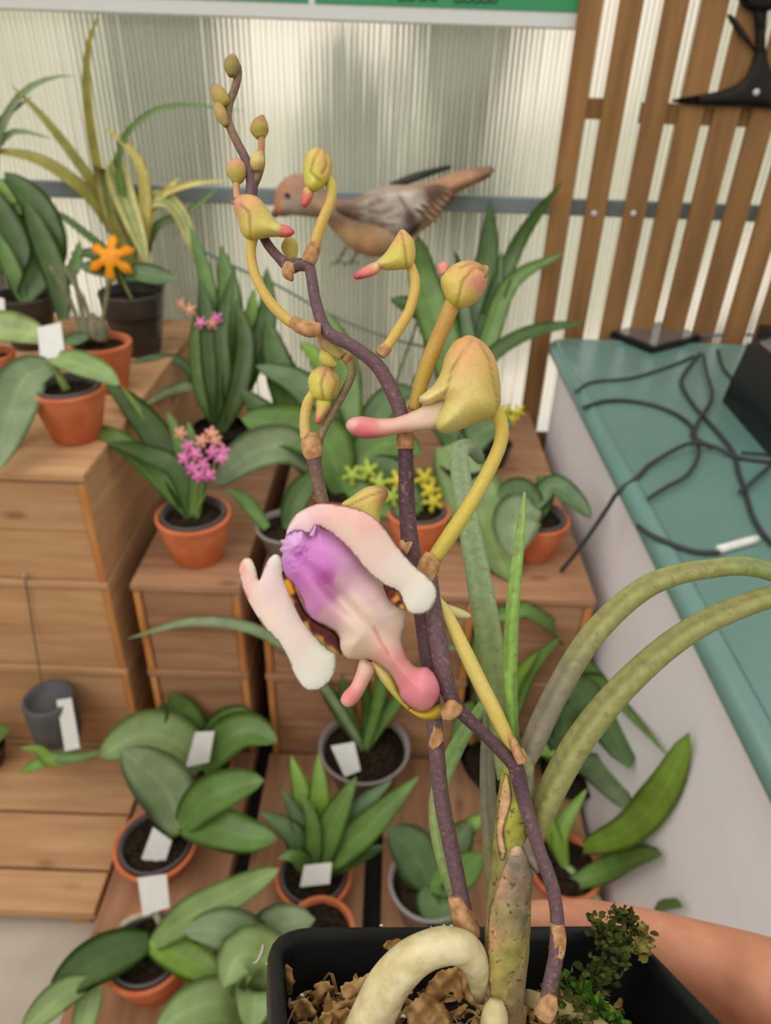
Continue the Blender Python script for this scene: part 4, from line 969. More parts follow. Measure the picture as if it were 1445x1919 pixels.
for k, (a, b_, lab) in enumerate((((722, 770), (784, 600), 'thin grey plant stake leaning behind the purple stem'), ((752, 772), (806, 640), 'shorter thin grey plant stake next to the yellow bud stalk'))):
    lo_ = onz(a[0], a[1], Z_B + .001); hi_ = P(b_[0], b_[1], dep(lo_) + .10)
    if hi_[1] > WY - .05: hi_ = ony(b_[0], b_[1], WY - .05)
    o = tube('plant_stake', [lo_, hi_], .004, 'stem_grey', n=6, nseg=8); setp(o, lab, 'stake')

# ------------------------------------------------------------------ the orchid in its square black pot, held up close
vcolmat('petal', rough=0.5, spec=0.25, sss=0.1, nscale=1500, namp=0.02, thin=0.10)
vcolmat('stem_skin', rough=0.55, spec=0.3, nscale=1100, namp=0.22, bump=0.35, speck=.35, sscale=900, scol=(160, 140, 120))
vcolmat('bud_skin', rough=0.5, spec=0.3, sss=0.1, nscale=1100, namp=0.07)
vcolmat('terete', rough=0.5, spec=0.35, nscale=500, namp=0.16, bump=.1, speck=.4, sscale=420, scol=(110, 96, 84))
vcolmat('cane', rough=0.65, spec=0.25, nscale=330, namp=0.34, bump=0.5, speck=.75, sscale=620, scol=(74, 54, 50))
mat('root_cream', (222, 208, 168), rgb2=(196, 182, 130), rough=0.6, scale=260, bump=0.3)
mat('root_tan', (176, 156, 112), rgb2=(116, 108, 60), rough=.8, scale=200, bump=.3)
mat('bark', (206, 168, 112), rgb2=(140, 100, 58), rough=0.9, scale=160, spec=0.1, bump=0.5, rnd=0.25)
mat('bract', (204, 160, 116), rgb2=(158, 114, 76), rough=0.8, scale=500, spec=0.15, bump=0.3)
mat('moss', (84, 92, 40), rgb2=(40, 44, 20), rough=0.9, scale=300, spec=0.1)
mat('moss_bright', (92, 128, 42), rgb2=(52, 80, 26), rough=0.8, scale=300, spec=0.1)
mat('moss_dry', (150, 140, 70), rgb2=(90, 84, 40), rough=0.9, scale=300, spec=0.1)
mat('perlite', (226, 222, 206), var=0.1, rough=0.9, scale=400)

def camv(x, y, z): return RT * x + UP * y + FW * z
BL = P(500, 1731, .185); 
e1 = P(1176, 1729, .2035) - BL; SIDE = np.linalg.norm(e1); e1 /= SIDE
e2 = -camv(-.186, -.039, 1.0); e2 -= e1 * (e2 @ e1); e2 /= np.linalg.norm(e2)      # toward the viewer
e3 = np.cross(e1, e2); e3 = -e3 if e3 @ UP > 0 else e3                                # down the pot
CEN = BL + e1 * SIDE / 2 + e2 * SIDE / 2
PH = 0.085
ORC = empty('potted_orchid', CEN + e3 * PH, 'orchid with an open pink and purple flower in the hand-held square black pot', 'potted orchid')
def rsq(half, rad, depth, n=6):
    pts = []
    for cx, cy, a0 in ((1, 1, 0), (-1, 1, 90), (-1, -1, 180), (1, -1, 270)):
        for k in range(n):
            a = math.radians(a0 + 90 * k / (n - 1))
            pts.append(CEN + e1 * (cx * (half - rad) + rad * math.cos(a)) + e2 * (cy * (half - rad) + rad * math.sin(a)) + e3 * depth)
    return pts
hs_ = SIDE / 2
rings = [(hs_ * .70, .008, PH), (hs_ * .72, .010, PH - .002), (hs_ * .935, .011, .016), (hs_ * .94, .011, .0125), (hs_ * .985, .011, .0115), (hs_ * .998, .011, .003), (hs_ * .985, .011, .0006), (hs_ * .96, .011, 0.0), (hs_ * .935, .010, .0008), (hs_ * .925, .010, .003), (hs_ * .90, .010, .016), (hs_ * .69, .008, PH - .004)]
V = []; Fc = []
for a, b_, c in rings: V += rsq(a, b_, c)
n = 24
for i in range(len(rings) - 1):
    for k in range(n): Fc.append((i * n + k, i * n + (k + 1) % n, (i + 1) * n + (k + 1) % n, (i + 1) * n + k))
Fc.append(tuple(range(n))); Fc.append(tuple((len(rings) - 1) * n + k for k in range(n)))
bm = bmesh.new(); me = bpy.data.meshes.new('pot')
o = obj('pot', V, Fc, 'black_plastic', ORC)
bm.from_mesh(o.data); bmesh.ops.recalc_face_normals(bm, faces=bm.faces); bm.to_mesh(o.data); bm.free()
o['label'] = 'square black plastic pot'
# growing mix: lumpy surface heaped toward the back
def potp(a, b_, z): return CEN + e1 * (a * hs_) + e2 * (b_ * hs_) + e3 * z
def media_h(a, b_):
    h_ = .020 - .004 * math.exp(-((a + .45) ** 2 + (b_ + .5) ** 2) * 3) - .003 * max(0, -b_)
    return h_ + .0045 * noise.noise(Vector((a * 4, b_ * 4, 3))) + .0025 * noise.noise(Vector((a * 11, b_ * 11, 8)))
N_ = 34; V = []; Fc = []
for i in range(N_):
    for j in range(N_):
        a = -.86 + 1.72 * i / (N_ - 1); b_ = -.86 + 1.72 * j / (N_ - 1); V.append(potp(a, b_, media_h(a, b_)))
for i in range(N_ - 1):
    for j in range(N_ - 1): Fc.append((i * N_ + j, i * N_ + j + 1, (i + 1) * N_ + j + 1, (i + 1) * N_ + j))
o = obj('growing_mix', V, Fc, 'soil', ORC)
rnd_ = random.Random(3)
def chip(c, size, seed, flat=0.45, lon=1.5):
    """irregular flake: a jagged leaf-like shard with thickness"""
    r_ = random.Random(seed); ax = Vector((r_.gauss(0, 1), r_.gauss(0, 1), r_.gauss(0, 1))).normalized(); rot = Matrix.Rotation(r_.uniform(0, 6.3), 3, ax)
    n_ = 8; V = []; 
    for z in (-1, 1):
        for k in range(n_):
            a = 2 * math.pi * k / n_; rr = r_.uniform(.55, 1.1)
            V.append(Vector((lon * rr * math.cos(a), rr * math.sin(a) * (1.0 if lon < 2 else .7), z * .22 * flat + .25 * math.cos(a * 2 + seed))))
    V = [np.array(rot @ (v * size)) + c for v in V]
    Fc = [tuple(range(n_ - 1, -1, -1)), tuple(range(n_, 2 * n_))] + [(k, (k + 1) % n_, n_ + (k + 1) % n_, n_ + k) for k in range(n_)]
    return V, Fc
V = []; Fc = []
for k in range(900):
    a = rnd_.uniform(-.85, .85); b_ = rnd_.uniform(-.85, .6); v_, f_ = chip(potp(a, b_, media_h(a, b_) - rnd_.uniform(0, .004)), rnd_.uniform(.0006, .0019), k, .3, rnd_.uniform(1.2, 3.6))
    s_ = len(V); V += v_; Fc += [tuple(i + s_ for i in q) for q in f_]
for k in range(140):
    a = rnd_.uniform(-.8, .7); b_ = rnd_.uniform(-.82, .2); z = media_h(a, b_); L_ = rnd_.uniform(.05, .22); an = rnd_.uniform(0, 6.3)
    cp = [potp(a, b_, z), potp(a + L_ * .5 * math.cos(an), b_ + L_ * .5 * math.sin(an), z - rnd_.uniform(.001, .006)), potp(a + L_ * math.cos(an), b_ + L_ * math.sin(an), z - rnd_.uniform(-.001, .005))]
    v_, f_ = tube_mesh(spline(cp, 7), np.linspace(.0007, .0002, 7) * rnd_.uniform(.5, 1.3), 5, squash=.5); s_ = len(V); V += list(v_); Fc += [tuple(i + s_ for i in q) for q in f_]
o = obj('bark_mix', V, Fc, 'bark', ORC, smooth=False); o['kind'] = 'stuff'; o['label'] = 'tangle of brown bark and dry moss'
# single larger flakes seen in the photo
def ragged(outline, amp, step, seed):
    r_ = random.Random(seed); c = closed_curve(outline, step); g = np.roll(c, -1, 0) - np.roll(c, 1, 0); g /= np.linalg.norm(g, axis=1)[:, None] + 1e-9
    return c + np.column_stack([-g[:, 1], g[:, 0]]) * np.array([r_.uniform(-amp, amp) for _ in c])[:, None]
def flake(outline, d, th, nm='bark_flake', m_='bark', step=5):
    ph = outline[0][0] * .1
    blob(nm, ragged(outline, 3.2, 5, int(ph * 10)), lambda q: d + .0011 * np.sin(q[:, 0] * .16 + ph) * np.cos(q[:, 1] * .13 + ph), th * .5, th * .5, m_, ORC, step=4, R=7, smooth_outline=False)
flake([(526, 1808), (548, 1816), (552, 1840), (546, 1862), (548, 1900), (538, 1892), (530, 1850), (524, 1826)], .176, .0012)
flake([(590, 1850), (606, 1838), (628, 1850), (622, 1862), (606, 1866), (600, 1890), (588, 1880)], .172, .001)
flake([(722, 1766), (748, 1760), (770, 1768), (772, 1785), (752, 1798), (738, 1812), (728, 1806), (734, 1788), (720, 1778)], .168, .001)
flake([(640, 1850), (660, 1836), (690, 1826), (716, 1812), (735, 1805), (742, 1818), (710, 1842), (690, 1866), (660, 1874), (640, 1868)], .170, .0018)
flake([(610, 1880), (650, 1872), (700, 1862), (720, 1850), (724, 1866), (690, 1884), (650, 1896), (615, 1894)], .168, .0022)
flake([(548, 1880), (575, 1872), (590, 1884), (592, 1908), (566, 1912), (550, 1902)], .170, .0015)
flake([(800, 1850), (830, 1818), (860, 1815), (875, 1845), (862, 1880), (845, 1860), (825, 1876), (806, 1890)], .166, .0015)
flake([(860, 1810), (885, 1818), (905, 1860), (910, 1890), (890, 1890), (868, 1860)], .164, .002)
flake([(770, 1880), (800, 1862), (830, 1880), (845, 1919), (800, 1940), (765, 1925)], .163, .003)
flake([(600, 1900), (650, 1890), (690, 1900), (690, 1940), (610, 1940)], .165, .003)
for (u, v, d, s_) in ((504, 1806, .183, 7), (508, 1816, .183, 4), (516, 1830, .181, 5), (715, 1735, .190, 5), (808, 1740, .193, 6), (832, 1735, .194, 4), (846, 1736, .194, 5), (595, 1752, .187, 4), (566, 1866, .172, 7), (756, 1905, .162, 7)):
    ptube('perlite_grain', [(u - s_ * .6, v, d - .0005), (u, v - 1, d - .001), (u + s_ * .6, v + 1, d - .0005)], [s_ * .5, s_, s_ * .4], 'perlite', ORC, n=5, nseg=6)
ptube('dry_root', [(494, 1770, .184), (490, 1788, .183), (482, 1802, .182), (474, 1805, .182)], [6, 8, 6, 3], 'root_pale', ORC, n=12, nseg=6, jitter=.3)
# moss clumps on the back right corner
def mossclump(pts, nm, m_, count, spread, size, seed, label=None):
    r_ = random.Random(seed); V = []; Fc = []
    c = spline([P(*q) for q in pts], count)
    for k in range(count):
        off = camv(r_.gauss(0, spread), r_.gauss(0, spread), r_.gauss(0, spread * .6)); v_, f_ = chip(c[k] + off, size * r_.uniform(.5, 1.2), seed * 999 + k, .3)
        s_ = len(V); V += v_; Fc += [tuple(i + s_ for i in q) for q in f_]
    o = obj(nm, V, Fc, m_, ORC, smooth=False); o['kind'] = 'stuff'
    if label: o['label'] = label
mossclump([(1150, 1712, .196), (1180, 1725, .194), (1195, 1755, .19), (1200, 1785, .187)], 'moss_tuft', 'moss', 150, .0014, .0008, 5, 'dark green moss on the pot rim')
mossclump([(1120, 1735, .192), (1150, 1745, .19), (1160, 1790, .186), (1120, 1830, .182), (1100, 1850, .178)], 'moss_tuft', 'moss', 300, .0022, .0009, 6)
mossclump([(1205, 1740, .188), (1210, 1770, .186), (1195, 1785, .186)], 'moss_tuft', 'moss_dry', 40, .0010, .0011, 7)
mossclump([(1115, 1732, .1935), (1135, 1742, .192)], 'moss_tuft', 'moss_dry', 30, .0009, .0010, 8)
mossclump([(1060, 1850, .180), (1085, 1855, .178), (1105, 1880, .175), (1130, 1895, .172), (1160, 1915, .170)], 'moss_tuft', 'moss_bright', 120, .0014, .0011, 9, 'bright green moss inside the pot')
mossclump([(1020, 1880, .168), (1060, 1890, .168), (1110, 1915, .166)], 'moss_tuft', 'moss', 120, .0018, .0010, 10)

# roots
ptube('root', [(668, 1990, .150), (690, 1925, .151), (722, 1855, .152), (770, 1800, .1525), (826, 1774, .153), (872, 1780, .154), (894, 1815, .156), (900, 1870, .160)], [86, 84, 80, 74, 66, 62, 50, 26], 'root_cream', ORC, n=40, nseg=16, jitter=.06)
ptube('root', [(925, 1990, .150), (926, 1930, .150), (928, 1895, .1505), (930, 1874, .151)], [50, 52, 46, 24], 'root_cream', ORC, n=14, nseg=14)
ptube('root', [(985, 1868, .166), (1005, 1875, .166), (1030, 1880, .168), (1080, 1900, .168), (1140, 1940, .166)], [26, 30, 30, 34, 36], 'root_tan', ORC, n=20, nseg=10, jitter=.15)
# main cane and sheaths
CG = (150, 150, 78); CB = (150, 128, 96); CP = (124, 104, 88)
ptube('cane', [(936, 1990, .156), (944, 1880, .157), (950, 1760, .158), (958, 1640, .158), (962, 1540, .158), (966, 1440, .158), (970, 1412, .158)], [64, 72, 84, 78, 66, 50, 34], 'cane', ORC, n=40, nseg=18, cols=[CB, CB, (150, 138, 86), (140, 130, 80), (150, 152, 62), (156, 156, 70), (170, 160, 110)], jitter=.05)
def caned(lift):
    def f(q):
        cx_ = np.interp(q[:, 1], [1412, 1440, 1540, 1640, 1760, 1880], [970, 966, 962, 958, 950, 944]); r_ = np.interp(q[:, 1], [1412, 1440, 1540, 1640, 1760, 1880], [17, 25, 33, 39, 42, 36])
        return .158 - (r_ * .158 / F) * 1.03 * np.sqrt(1 - np.clip((q[:, 0] - cx_) / (r_ * 1.06), -.985, .985) ** 2) - lift
    return f
blob('sheath', [(913, 1775), (917, 1706), (927, 1676), (947, 1616), (960, 1588), (980, 1588), (1000, 1632), (994, 1690), (986, 1780), (980, 1830), (974, 1890), (950, 1925), (926, 1890), (914, 1830)], caned(.0001), .0005, .0004, 'cane', ORC, step=6, R=8,
     anchors=[(918, 1760, (196, 150, 110)), (935, 1650, (196, 150, 112)), (958, 1592, (190, 160, 130)), (960, 1660, (138, 120, 100)), (975, 1620, (140, 128, 110)), (950, 1720, (150, 136, 92)), (960, 1790, (148, 142, 76)), (985, 1720, (126, 118, 92)), (940, 1800, (160, 150, 80))])
blob('sheath', [(940, 1470), (948, 1450), (956, 1470), (958, 1500), (950, 1530), (942, 1560), (948, 1600), (938, 1612), (930, 1560), (934, 1505)], caned(.0001), .0004, .0004, 'cane', ORC, step=5, R=10, anchors=[(945, 1460, (206, 168, 120)), (936, 1560, (200, 160, 124)), (945, 1600, (188, 150, 116))])
blob('sheath', [(975, 1400), (988, 1410), (1002, 1440), (998, 1500), (984, 1530), (972, 1470), (968, 1420)], .1565, .002, .001, 'cane', ORC, step=6, R=14, anchors=[(975, 1420, (170, 166, 110)), (990, 1470, (128, 124, 100))])
blob('sheath', [(978, 1588), (990, 1565), (1002, 1575), (1022, 1620), (1010, 1640), (996, 1625)], .1545, .0012, .0004, 'cane', ORC, step=5, R=9, anchors=[(990, 1600, (128, 118, 104))])
# terete leaves: round in section with a groove, so two bodies per leaf read as ridge and channel
def terete(pts, wl, cols, groove=0.28, n=44, label=None):
    wp = np.array([P(*q) for q in pts]); r = np.array([0.5 * a * q[2] / F for a, q in zip(wl, pts)]); cc = np.array([lin(c) for c in cols])
    q = spline(np.hstack([wp, r[:, None], cc]), n); c = q[:, :3]; t = frames(c); ns = 18; V = []; C = []; Fc = []
    for i in range(n):
        vd = c[i] - CAM; vd /= np.linalg.norm(vd); s = np.cross(t[i], vd); s /= np.linalg.norm(s); nn = np.cross(s, t[i])
        if nn @ vd > 0: nn = -nn
        upw = UP - t[i] * (UP @ t[i]); upw /= np.linalg.norm(upw) + 1e-9
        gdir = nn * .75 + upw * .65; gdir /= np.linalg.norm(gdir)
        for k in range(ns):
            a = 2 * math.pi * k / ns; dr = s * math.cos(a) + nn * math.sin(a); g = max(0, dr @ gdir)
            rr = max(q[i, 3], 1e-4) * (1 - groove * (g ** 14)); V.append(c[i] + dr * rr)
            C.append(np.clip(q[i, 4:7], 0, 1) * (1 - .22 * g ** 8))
    for i in range(n - 1):
        for k in range(ns): Fc.append((i * ns + k, i * ns + (k + 1) % ns, (i + 1) * ns + (k + 1) % ns, (i + 1) * ns + k))
    Fc += [tuple(range(ns - 1, -1, -1)), tuple((n - 1) * ns + k for k in range(ns))]
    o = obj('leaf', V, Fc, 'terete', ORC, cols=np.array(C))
    if label: o['label'] = label
TG = (128, 146, 84); TP = (132, 124, 104); TO = (146, 146, 88)
terete([(978, 1440, .158), (1000, 1390, .158), (1045, 1295, .157), (1115, 1185, .156), (1215, 1098, .156), (1330, 1066, .157), (1445, 1072, .158), (1640, 1170, .168)], [36, 44, 46, 46, 42, 36, 34, 10], [TP, TP, TP, TO, TO, TO, TG, TG], label='arching round green leaf')
terete([(996, 1580, .159), (1020, 1510, .158), (1085, 1390, .157), (1180, 1275, .156), (1300, 1178, .156), (1445, 1118, .157), (1660, 1070, .150)], [34, 50, 54, 50, 46, 40, 10], [TO, TO, TO, TO, TO, TO, TG], label='lower arching round green leaf')
terete([(955, 1460, .163), (940, 1340, .170), (922, 1230, .178), (900, 1100, .19), (880, 990, .205), (864, 895, .225), (862, 848, .24), (880, 838, .25), (900, 860, .26)], [46, 50, 52, 48, 42, 38, 34, 30, 22], [TG, TG, TG, (138, 160, 112), (138, 160, 112), (140, 160, 118), (140, 160, 118), (130, 150, 110), (120, 140, 100)], label='upright grey-green leaf bending back')
terete([(966, 1420, .160), (958, 1330, .160), (957, 1220, .160), (963, 1110, .160), (974, 1010, .161), (983, 922, .162)], [22, 25, 27, 25, 19, 5], [(120, 152, 70), (124, 160, 72), (128, 164, 76), (132, 168, 82), (138, 172, 88), (150, 170, 100)], groove=.2, label='thin bright upright leaf')
terete([(878, 1740, .185), (842, 1640, .19), (822, 1550, .195), (824, 1480, .20), (856, 1400, .21), (905, 1320, .225)], [22, 32, 34, 32, 30, 18], [(124, 140, 76), TG, TG, TG, (110, 140, 74), (110, 140, 74)], label='leaf curving behind the purple stem')
terete([(935, 1740, .168), (922, 1600, .169), (914, 1480, .172), (916, 1380, .176), (924, 1310, .18)], [34, 34, 30, 28, 22], [(130, 126, 80), (132, 126, 90), (116, 112, 92), (118, 118, 88), TG], label='grey-green leaf behind the cane')

# flower spikes
PU = (104, 78, 84); PD = (84, 58, 66); PB = (128, 104, 80); TN = (190, 142, 100)
ptube('flower_spike', [(884, 1790, .160), (872, 1720, .1605), (850, 1610, .161), (828, 1500, .161), (818, 1400, .161), (812, 1330, .161), (800, 1210, .161), (788, 1110, .161), (770, 1030, .161), (762, 930, .160), (760, 845, .159), (752, 780, .1585), (736, 735, .158), (706, 684, .1575), (660, 648, .157), (614, 622, .157), (594, 575, .157), (584, 520, .157), (578, 492, .157)],
      [26, 30, 30, 30, 30, 30, 34, 36, 34, 30, 28, 28, 28, 27, 25, 24, 22, 21, 20], 'stem_skin', ORC, n=110, nseg=14, cols=[PD, PU, PU, PU, PU, PU, PU, PU, PU, PD, PD, PU, PU, PU, PU, PU, PU, PU, PU], jitter=.05)
ptube('flower_spike', [(586, 498, .157), (560, 496, .1575), (543, 500, .158), (522, 482, .158), (500, 455, .159), (482, 415, .160), (471, 372, .160), (472, 340, .160), (462, 302, .160), (442, 262, .160), (428, 228, .160), (430, 195, .160), (442, 160, .160), (446, 130, .160), (440, 112, .160)],
      [22, 24, 24, 19, 18, 18, 22, 22, 17, 16, 15, 14, 15, 15, 10], 'stem_skin', ORC, n=70, nseg=12, cols=[PU, PU, PU, PU, PU, PU, PU, PU, PU, PB, PB, PB, PB, PB, PB], jitter=.05)
ptube('spike_branch', [(474, 348, .160), (483, 328, .160), (489, 306, .160), (490, 285, .160)], [18, 17, 16, 12], 'stem_skin', ORC, n=12, nseg=10, cols=[PU, PB, PB, PB])
ptube('flower_spike', [(1022, 1900, .150), (1030, 1850, .1505), (1042, 1790, .151), (1044, 1720, .1515), (1034, 1660, .152), (1010, 1590, .1525), (988, 1520, .153), (970, 1452, .153), (962, 1432, .153), (910, 1378, .154), (862, 1332, .1545), (842, 1300, .155), (828, 1240, .1555), (816, 1170, .156), (808, 1110, .1565), (806, 1075, .1565)],
      [26, 28, 28, 26, 26, 25, 26, 30, 26, 24, 26, 30, 34, 34, 32, 26], 'stem_skin', ORC, n=90, nseg=14, cols=[PU, PU, PU, PU, PU, PU, PU, PD, PD, PD, PD, PD, PU, PU, PU, PU], jitter=.05)
ptube('flower_spike', [(690, 1180, .166), (650, 1060, .1645), (615, 975, .163), (602, 930, .1625), (592, 880, .162), (587, 848, .162)], [20, 22, 24, 24, 26, 30], 'stem_skin', ORC, n=30, nseg=12, cols=[PU, PU, PU, (120, 100, 80), (112, 88, 78), PU], jitter=.08)
ptube('spike_branch', [(598, 832, .162), (606, 806, .162), (628, 765, .162), (652, 720, .162), (660, 692, .162), (652, 672, .162), (640, 664, .162)], [14, 15, 15, 16, 18, 20, 12], 'stem_skin', ORC, n=30, nseg=10, cols=[PB, (136, 116, 86), (130, 112, 84), (130, 112, 84), (132, 122, 82), (150, 136, 86), (160, 140, 90)], jitter=.06)
# papery nodes and bracts
def bract(pts, wl, cols=None):
    ptube('bract', pts, wl, 'bract', ORC, n=14, nseg=10, jitter=.12)
bract([(815, 1350, .1605), (817, 1370, .1605), (818, 1390, .1605), (820, 1394, .1605)], [20, 24, 30, 33])
bract([(1044, 1728, .1512), (1046, 1755, .1512), (1044, 1780, .1512), (1042, 1785, .1512)], [25, 29, 30, 34])
bract([(758, 795, .1585), (759, 812, .1585), (760, 838, .1585), (760, 842, .1585)], [28, 33, 34, 36])
bract([(582, 812, .1618), (583, 828, .1618), (587, 848, .1618), (590, 860, .1618)], [30, 40, 38, 30])
bract([(812, 1038, .1562), (806, 1056, .1562), (800, 1074, .1562), (800, 1090, .1562)], [32, 40, 40, 28])
bract([(546, 600, .1563), (560, 610, .1563), (582, 617, .1563), (602, 617, .1563)], [20, 28, 30, 22])
bract([(594, 448, .1568), (588, 464, .1568), (582, 482, .1568), (578, 494, .1568)], [18, 26, 28, 24])
bract([(728, 648, .1572), (720, 656, .1572), (712, 666, .1572)], [20, 26, 20])
bract([(544, 495, .1572), (540, 512, .1570), (548, 526, .1570)], [22, 24, 6])
bract([(828, 1338, .1530), (842, 1334, .1528), (852, 1325, .1528), (858, 1318, .153)], [22, 32, 34, 24])
bract([(978, 1428, .152), (970, 1410, .152), (962, 1390, .1525), (956, 1375, .153)], [20, 20, 16, 6])
bract([(880, 1755, .1595), (874, 1738, .1595), (864, 1712, .1597), (852, 1680, .160)], [46, 46, 38, 26])
bract([(1018, 1905, .149), (1028, 1882, .149), (1036, 1865, .149)], [38, 34, 18])
bract([(752, 1012, .1585), (756, 1022, .1585), (768, 1028, .1585)], [8, 16, 30])
bract([(646, 678, .1615), (654, 668, .1615), (660, 655, .162)], [16, 18, 6])
# pedicels
YE = (204, 174, 92); YG = (196, 182, 84)
def pedicel(pts, wl, cols=None): ptube('pedicel', pts, wl, 'bud_skin', ORC, n=34, nseg=12, cols=cols or [YE] * len(pts), jitter=.02)
pedicel([(474, 440, .1565), (470, 475, .1565), (480, 520, .1565), (506, 566, .1565), (540, 600, .1565), (562, 610, .1565)], [22, 19, 19, 20, 21, 20], [YG, YE, YE, YE, YE, YE])
pedicel([(604, 322, .156), (620, 345, .156), (620, 375, .156), (606, 410, .156), (594, 445, .1565), (588, 466, .157)], [16, 20, 20, 20, 21, 20], [YG, YG, YE, YE, YE, YE])
pedicel([(764, 484, .157), (778, 530, .157), (768, 580, .157), (744, 622, .157), (722, 655, .157)], [17, 20, 20, 20, 18])
pedicel([(852, 560, .157), (834, 604, .157), (812, 656, .1575), (792, 710, .158), (776, 768, .1585)], [30, 30, 30, 29, 24], [(200, 166, 84), (184, 142, 76), (184, 146, 70), (176, 146, 64), (170, 140, 66)])
pedicel([(918, 752, .1535), (938, 790, .154), (938, 830, .1545), (912, 890, .155), (878, 950, .1555), (842, 1005, .156), (814, 1046, .156)], [30, 27, 26, 27, 28, 30, 28], [YG, (206, 178, 84), (206, 180, 90), (208, 184, 92), (204, 184, 86), (196, 178, 78), (190, 168, 80)])
pedicel([(818, 1122, .1585), (836, 1150, .158), (866, 1210, .1575), (900, 1280, .157), (930, 1340, .156), (954, 1392, .155), (968, 1420, .154)], [16, 24, 28, 29, 29, 26, 18], [(216, 196, 120), (214, 194, 110), (212, 192, 108), (210, 188, 106), (202, 180, 96), (196, 172, 92), (180, 150, 96)])
pedicel([(574, 822, .1615), (571, 790, .1612), (576, 758, .161), (588, 735, .1608)], [22, 20, 20, 18], [(206, 176, 110), (206, 178, 110), YE, YG])
pedicel([(444, 338, .159), (443, 356, .159), (445, 372, .159)], [13, 12, 14], [(196, 156, 110)] * 3)
pedicel([(490, 252, .1595), (490, 272, .1597), (489, 290, .16)], [13, 13, 13], [(180, 132, 100)] * 3)
# buds: swollen bodies with seams
BY = (206, 194, 104); BPK = (214, 136, 124); BO = (214, 166, 108); BGR = (178, 164, 84)
SEAM = (146, 116, 60)
def bud(outline, d, th, anchors, seams=(), nm='bud', step=5, R=None, **kw):
    blob(nm, outline, d, th, th, 'bud_skin', ORC, anchors=anchors, seams=seams, seam_w=2.6, seam_depth=.0005, seam_col=SEAM, step=step, R=R, **kw)
bud([(437, 378), (448, 366), (466, 364), (484, 370), (500, 388), (516, 412), (530, 424), (528, 442), (505, 445), (485, 449), (466, 450), (452, 436), (444, 410), (438, 392)], .156, .0042, [(445, 375, (204, 140, 116)), (470, 372, BO), (470, 410, (200, 176, 96)), (500, 425, BY), (470, 445, (200, 186, 80)), (520, 432, (212, 190, 120))], [[(452, 385), (468, 400), (470, 448)]], step=4)
blob('spur', [(514, 424), (530, 420), (548, 428), (552, 436), (545, 443), (528, 445), (514, 440)], .1555, .0016, .0016, 'bud_skin', ORC, anchors=[(518, 432, (222, 160, 124)), (545, 436, (206, 92, 96)), (532, 432, (208, 104, 104))], step=4)
ptube('bud_tip', [(446, 378, .1553), (438, 380, .1553), (434, 376, .1553)], [8, 8, 4], 'bract', ORC, n=6, nseg=6)
bud([(568, 308), (576, 286), (594, 276), (612, 284), (622, 304), (620, 330), (606, 350), (590, 360), (574, 352), (569, 332)], .156, .0038, [(580, 290, (206, 184, 92)), (600, 280, (206, 170, 100)), (615, 310, (206, 172, 96)), (580, 330, (204, 196, 90)), (595, 350, (196, 192, 80))], [[(600, 278), (588, 300), (582, 322), (598, 338)], [(608, 282), (612, 310), (604, 326)]], step=4)
blob('spur', [(572, 350), (586, 352), (588, 366), (580, 382), (572, 390), (564, 382), (566, 366)], .156, .0015, .0015, 'bud_skin', ORC, anchors=[(580, 355, (210, 180, 110)), (572, 380, (204, 92, 88)), (576, 370, (208, 110, 96))], step=4)
bud([(752, 430), (766, 438), (777, 456), (778, 484), (768, 502), (744, 506), (722, 506), (704, 494), (722, 474), (738, 450)], .1565, .0036, [(752, 436, (214, 164, 104)), (768, 460, (206, 180, 92)), (740, 490, (198, 190, 88)), (715, 495, (206, 190, 110))], [[(752, 436), (760, 470), (762, 500)]], step=4)
blob('spur', [(712, 490), (716, 502), (706, 514), (690, 520), (668, 524), (662, 516), (676, 504), (694, 494)], .156, .0016, .0016, 'bud_skin', ORC, anchors=[(710, 498, (222, 176, 130)), (668, 518, (198, 84, 96)), (688, 508, (214, 130, 120))], step=4)
bud([(826, 524), (838, 506), (858, 492), (880, 488), (900, 494), (914, 510), (912, 536), (900, 558), (880, 574), (858, 578), (840, 566), (830, 546)], .1565, .0052, [(840, 530, (206, 186, 96)), (860, 500, (212, 172, 100)), (895, 530, (206, 142, 116)), (880, 560, (204, 180, 96)), (852, 572, (196, 190, 84)), (880, 492, (206, 150, 90))], [[(912, 510), (890, 500), (868, 526), (856, 572)], [(898, 494), (886, 492), (862, 502)]], step=4)
blob('spur', [(820, 498), (830, 490), (840, 494), (840, 508), (830, 518), (822, 512)], .1575, .0014, .0014, 'bud_skin', ORC, anchors=[(828, 500, (220, 138, 142)), (836, 512, (222, 160, 140))], step=4)
blob('bud_tip', [(892, 500), (906, 496), (916, 500), (914, 516), (908, 522), (898, 512)], .154, .0007, .0007, 'bract', ORC, step=4)
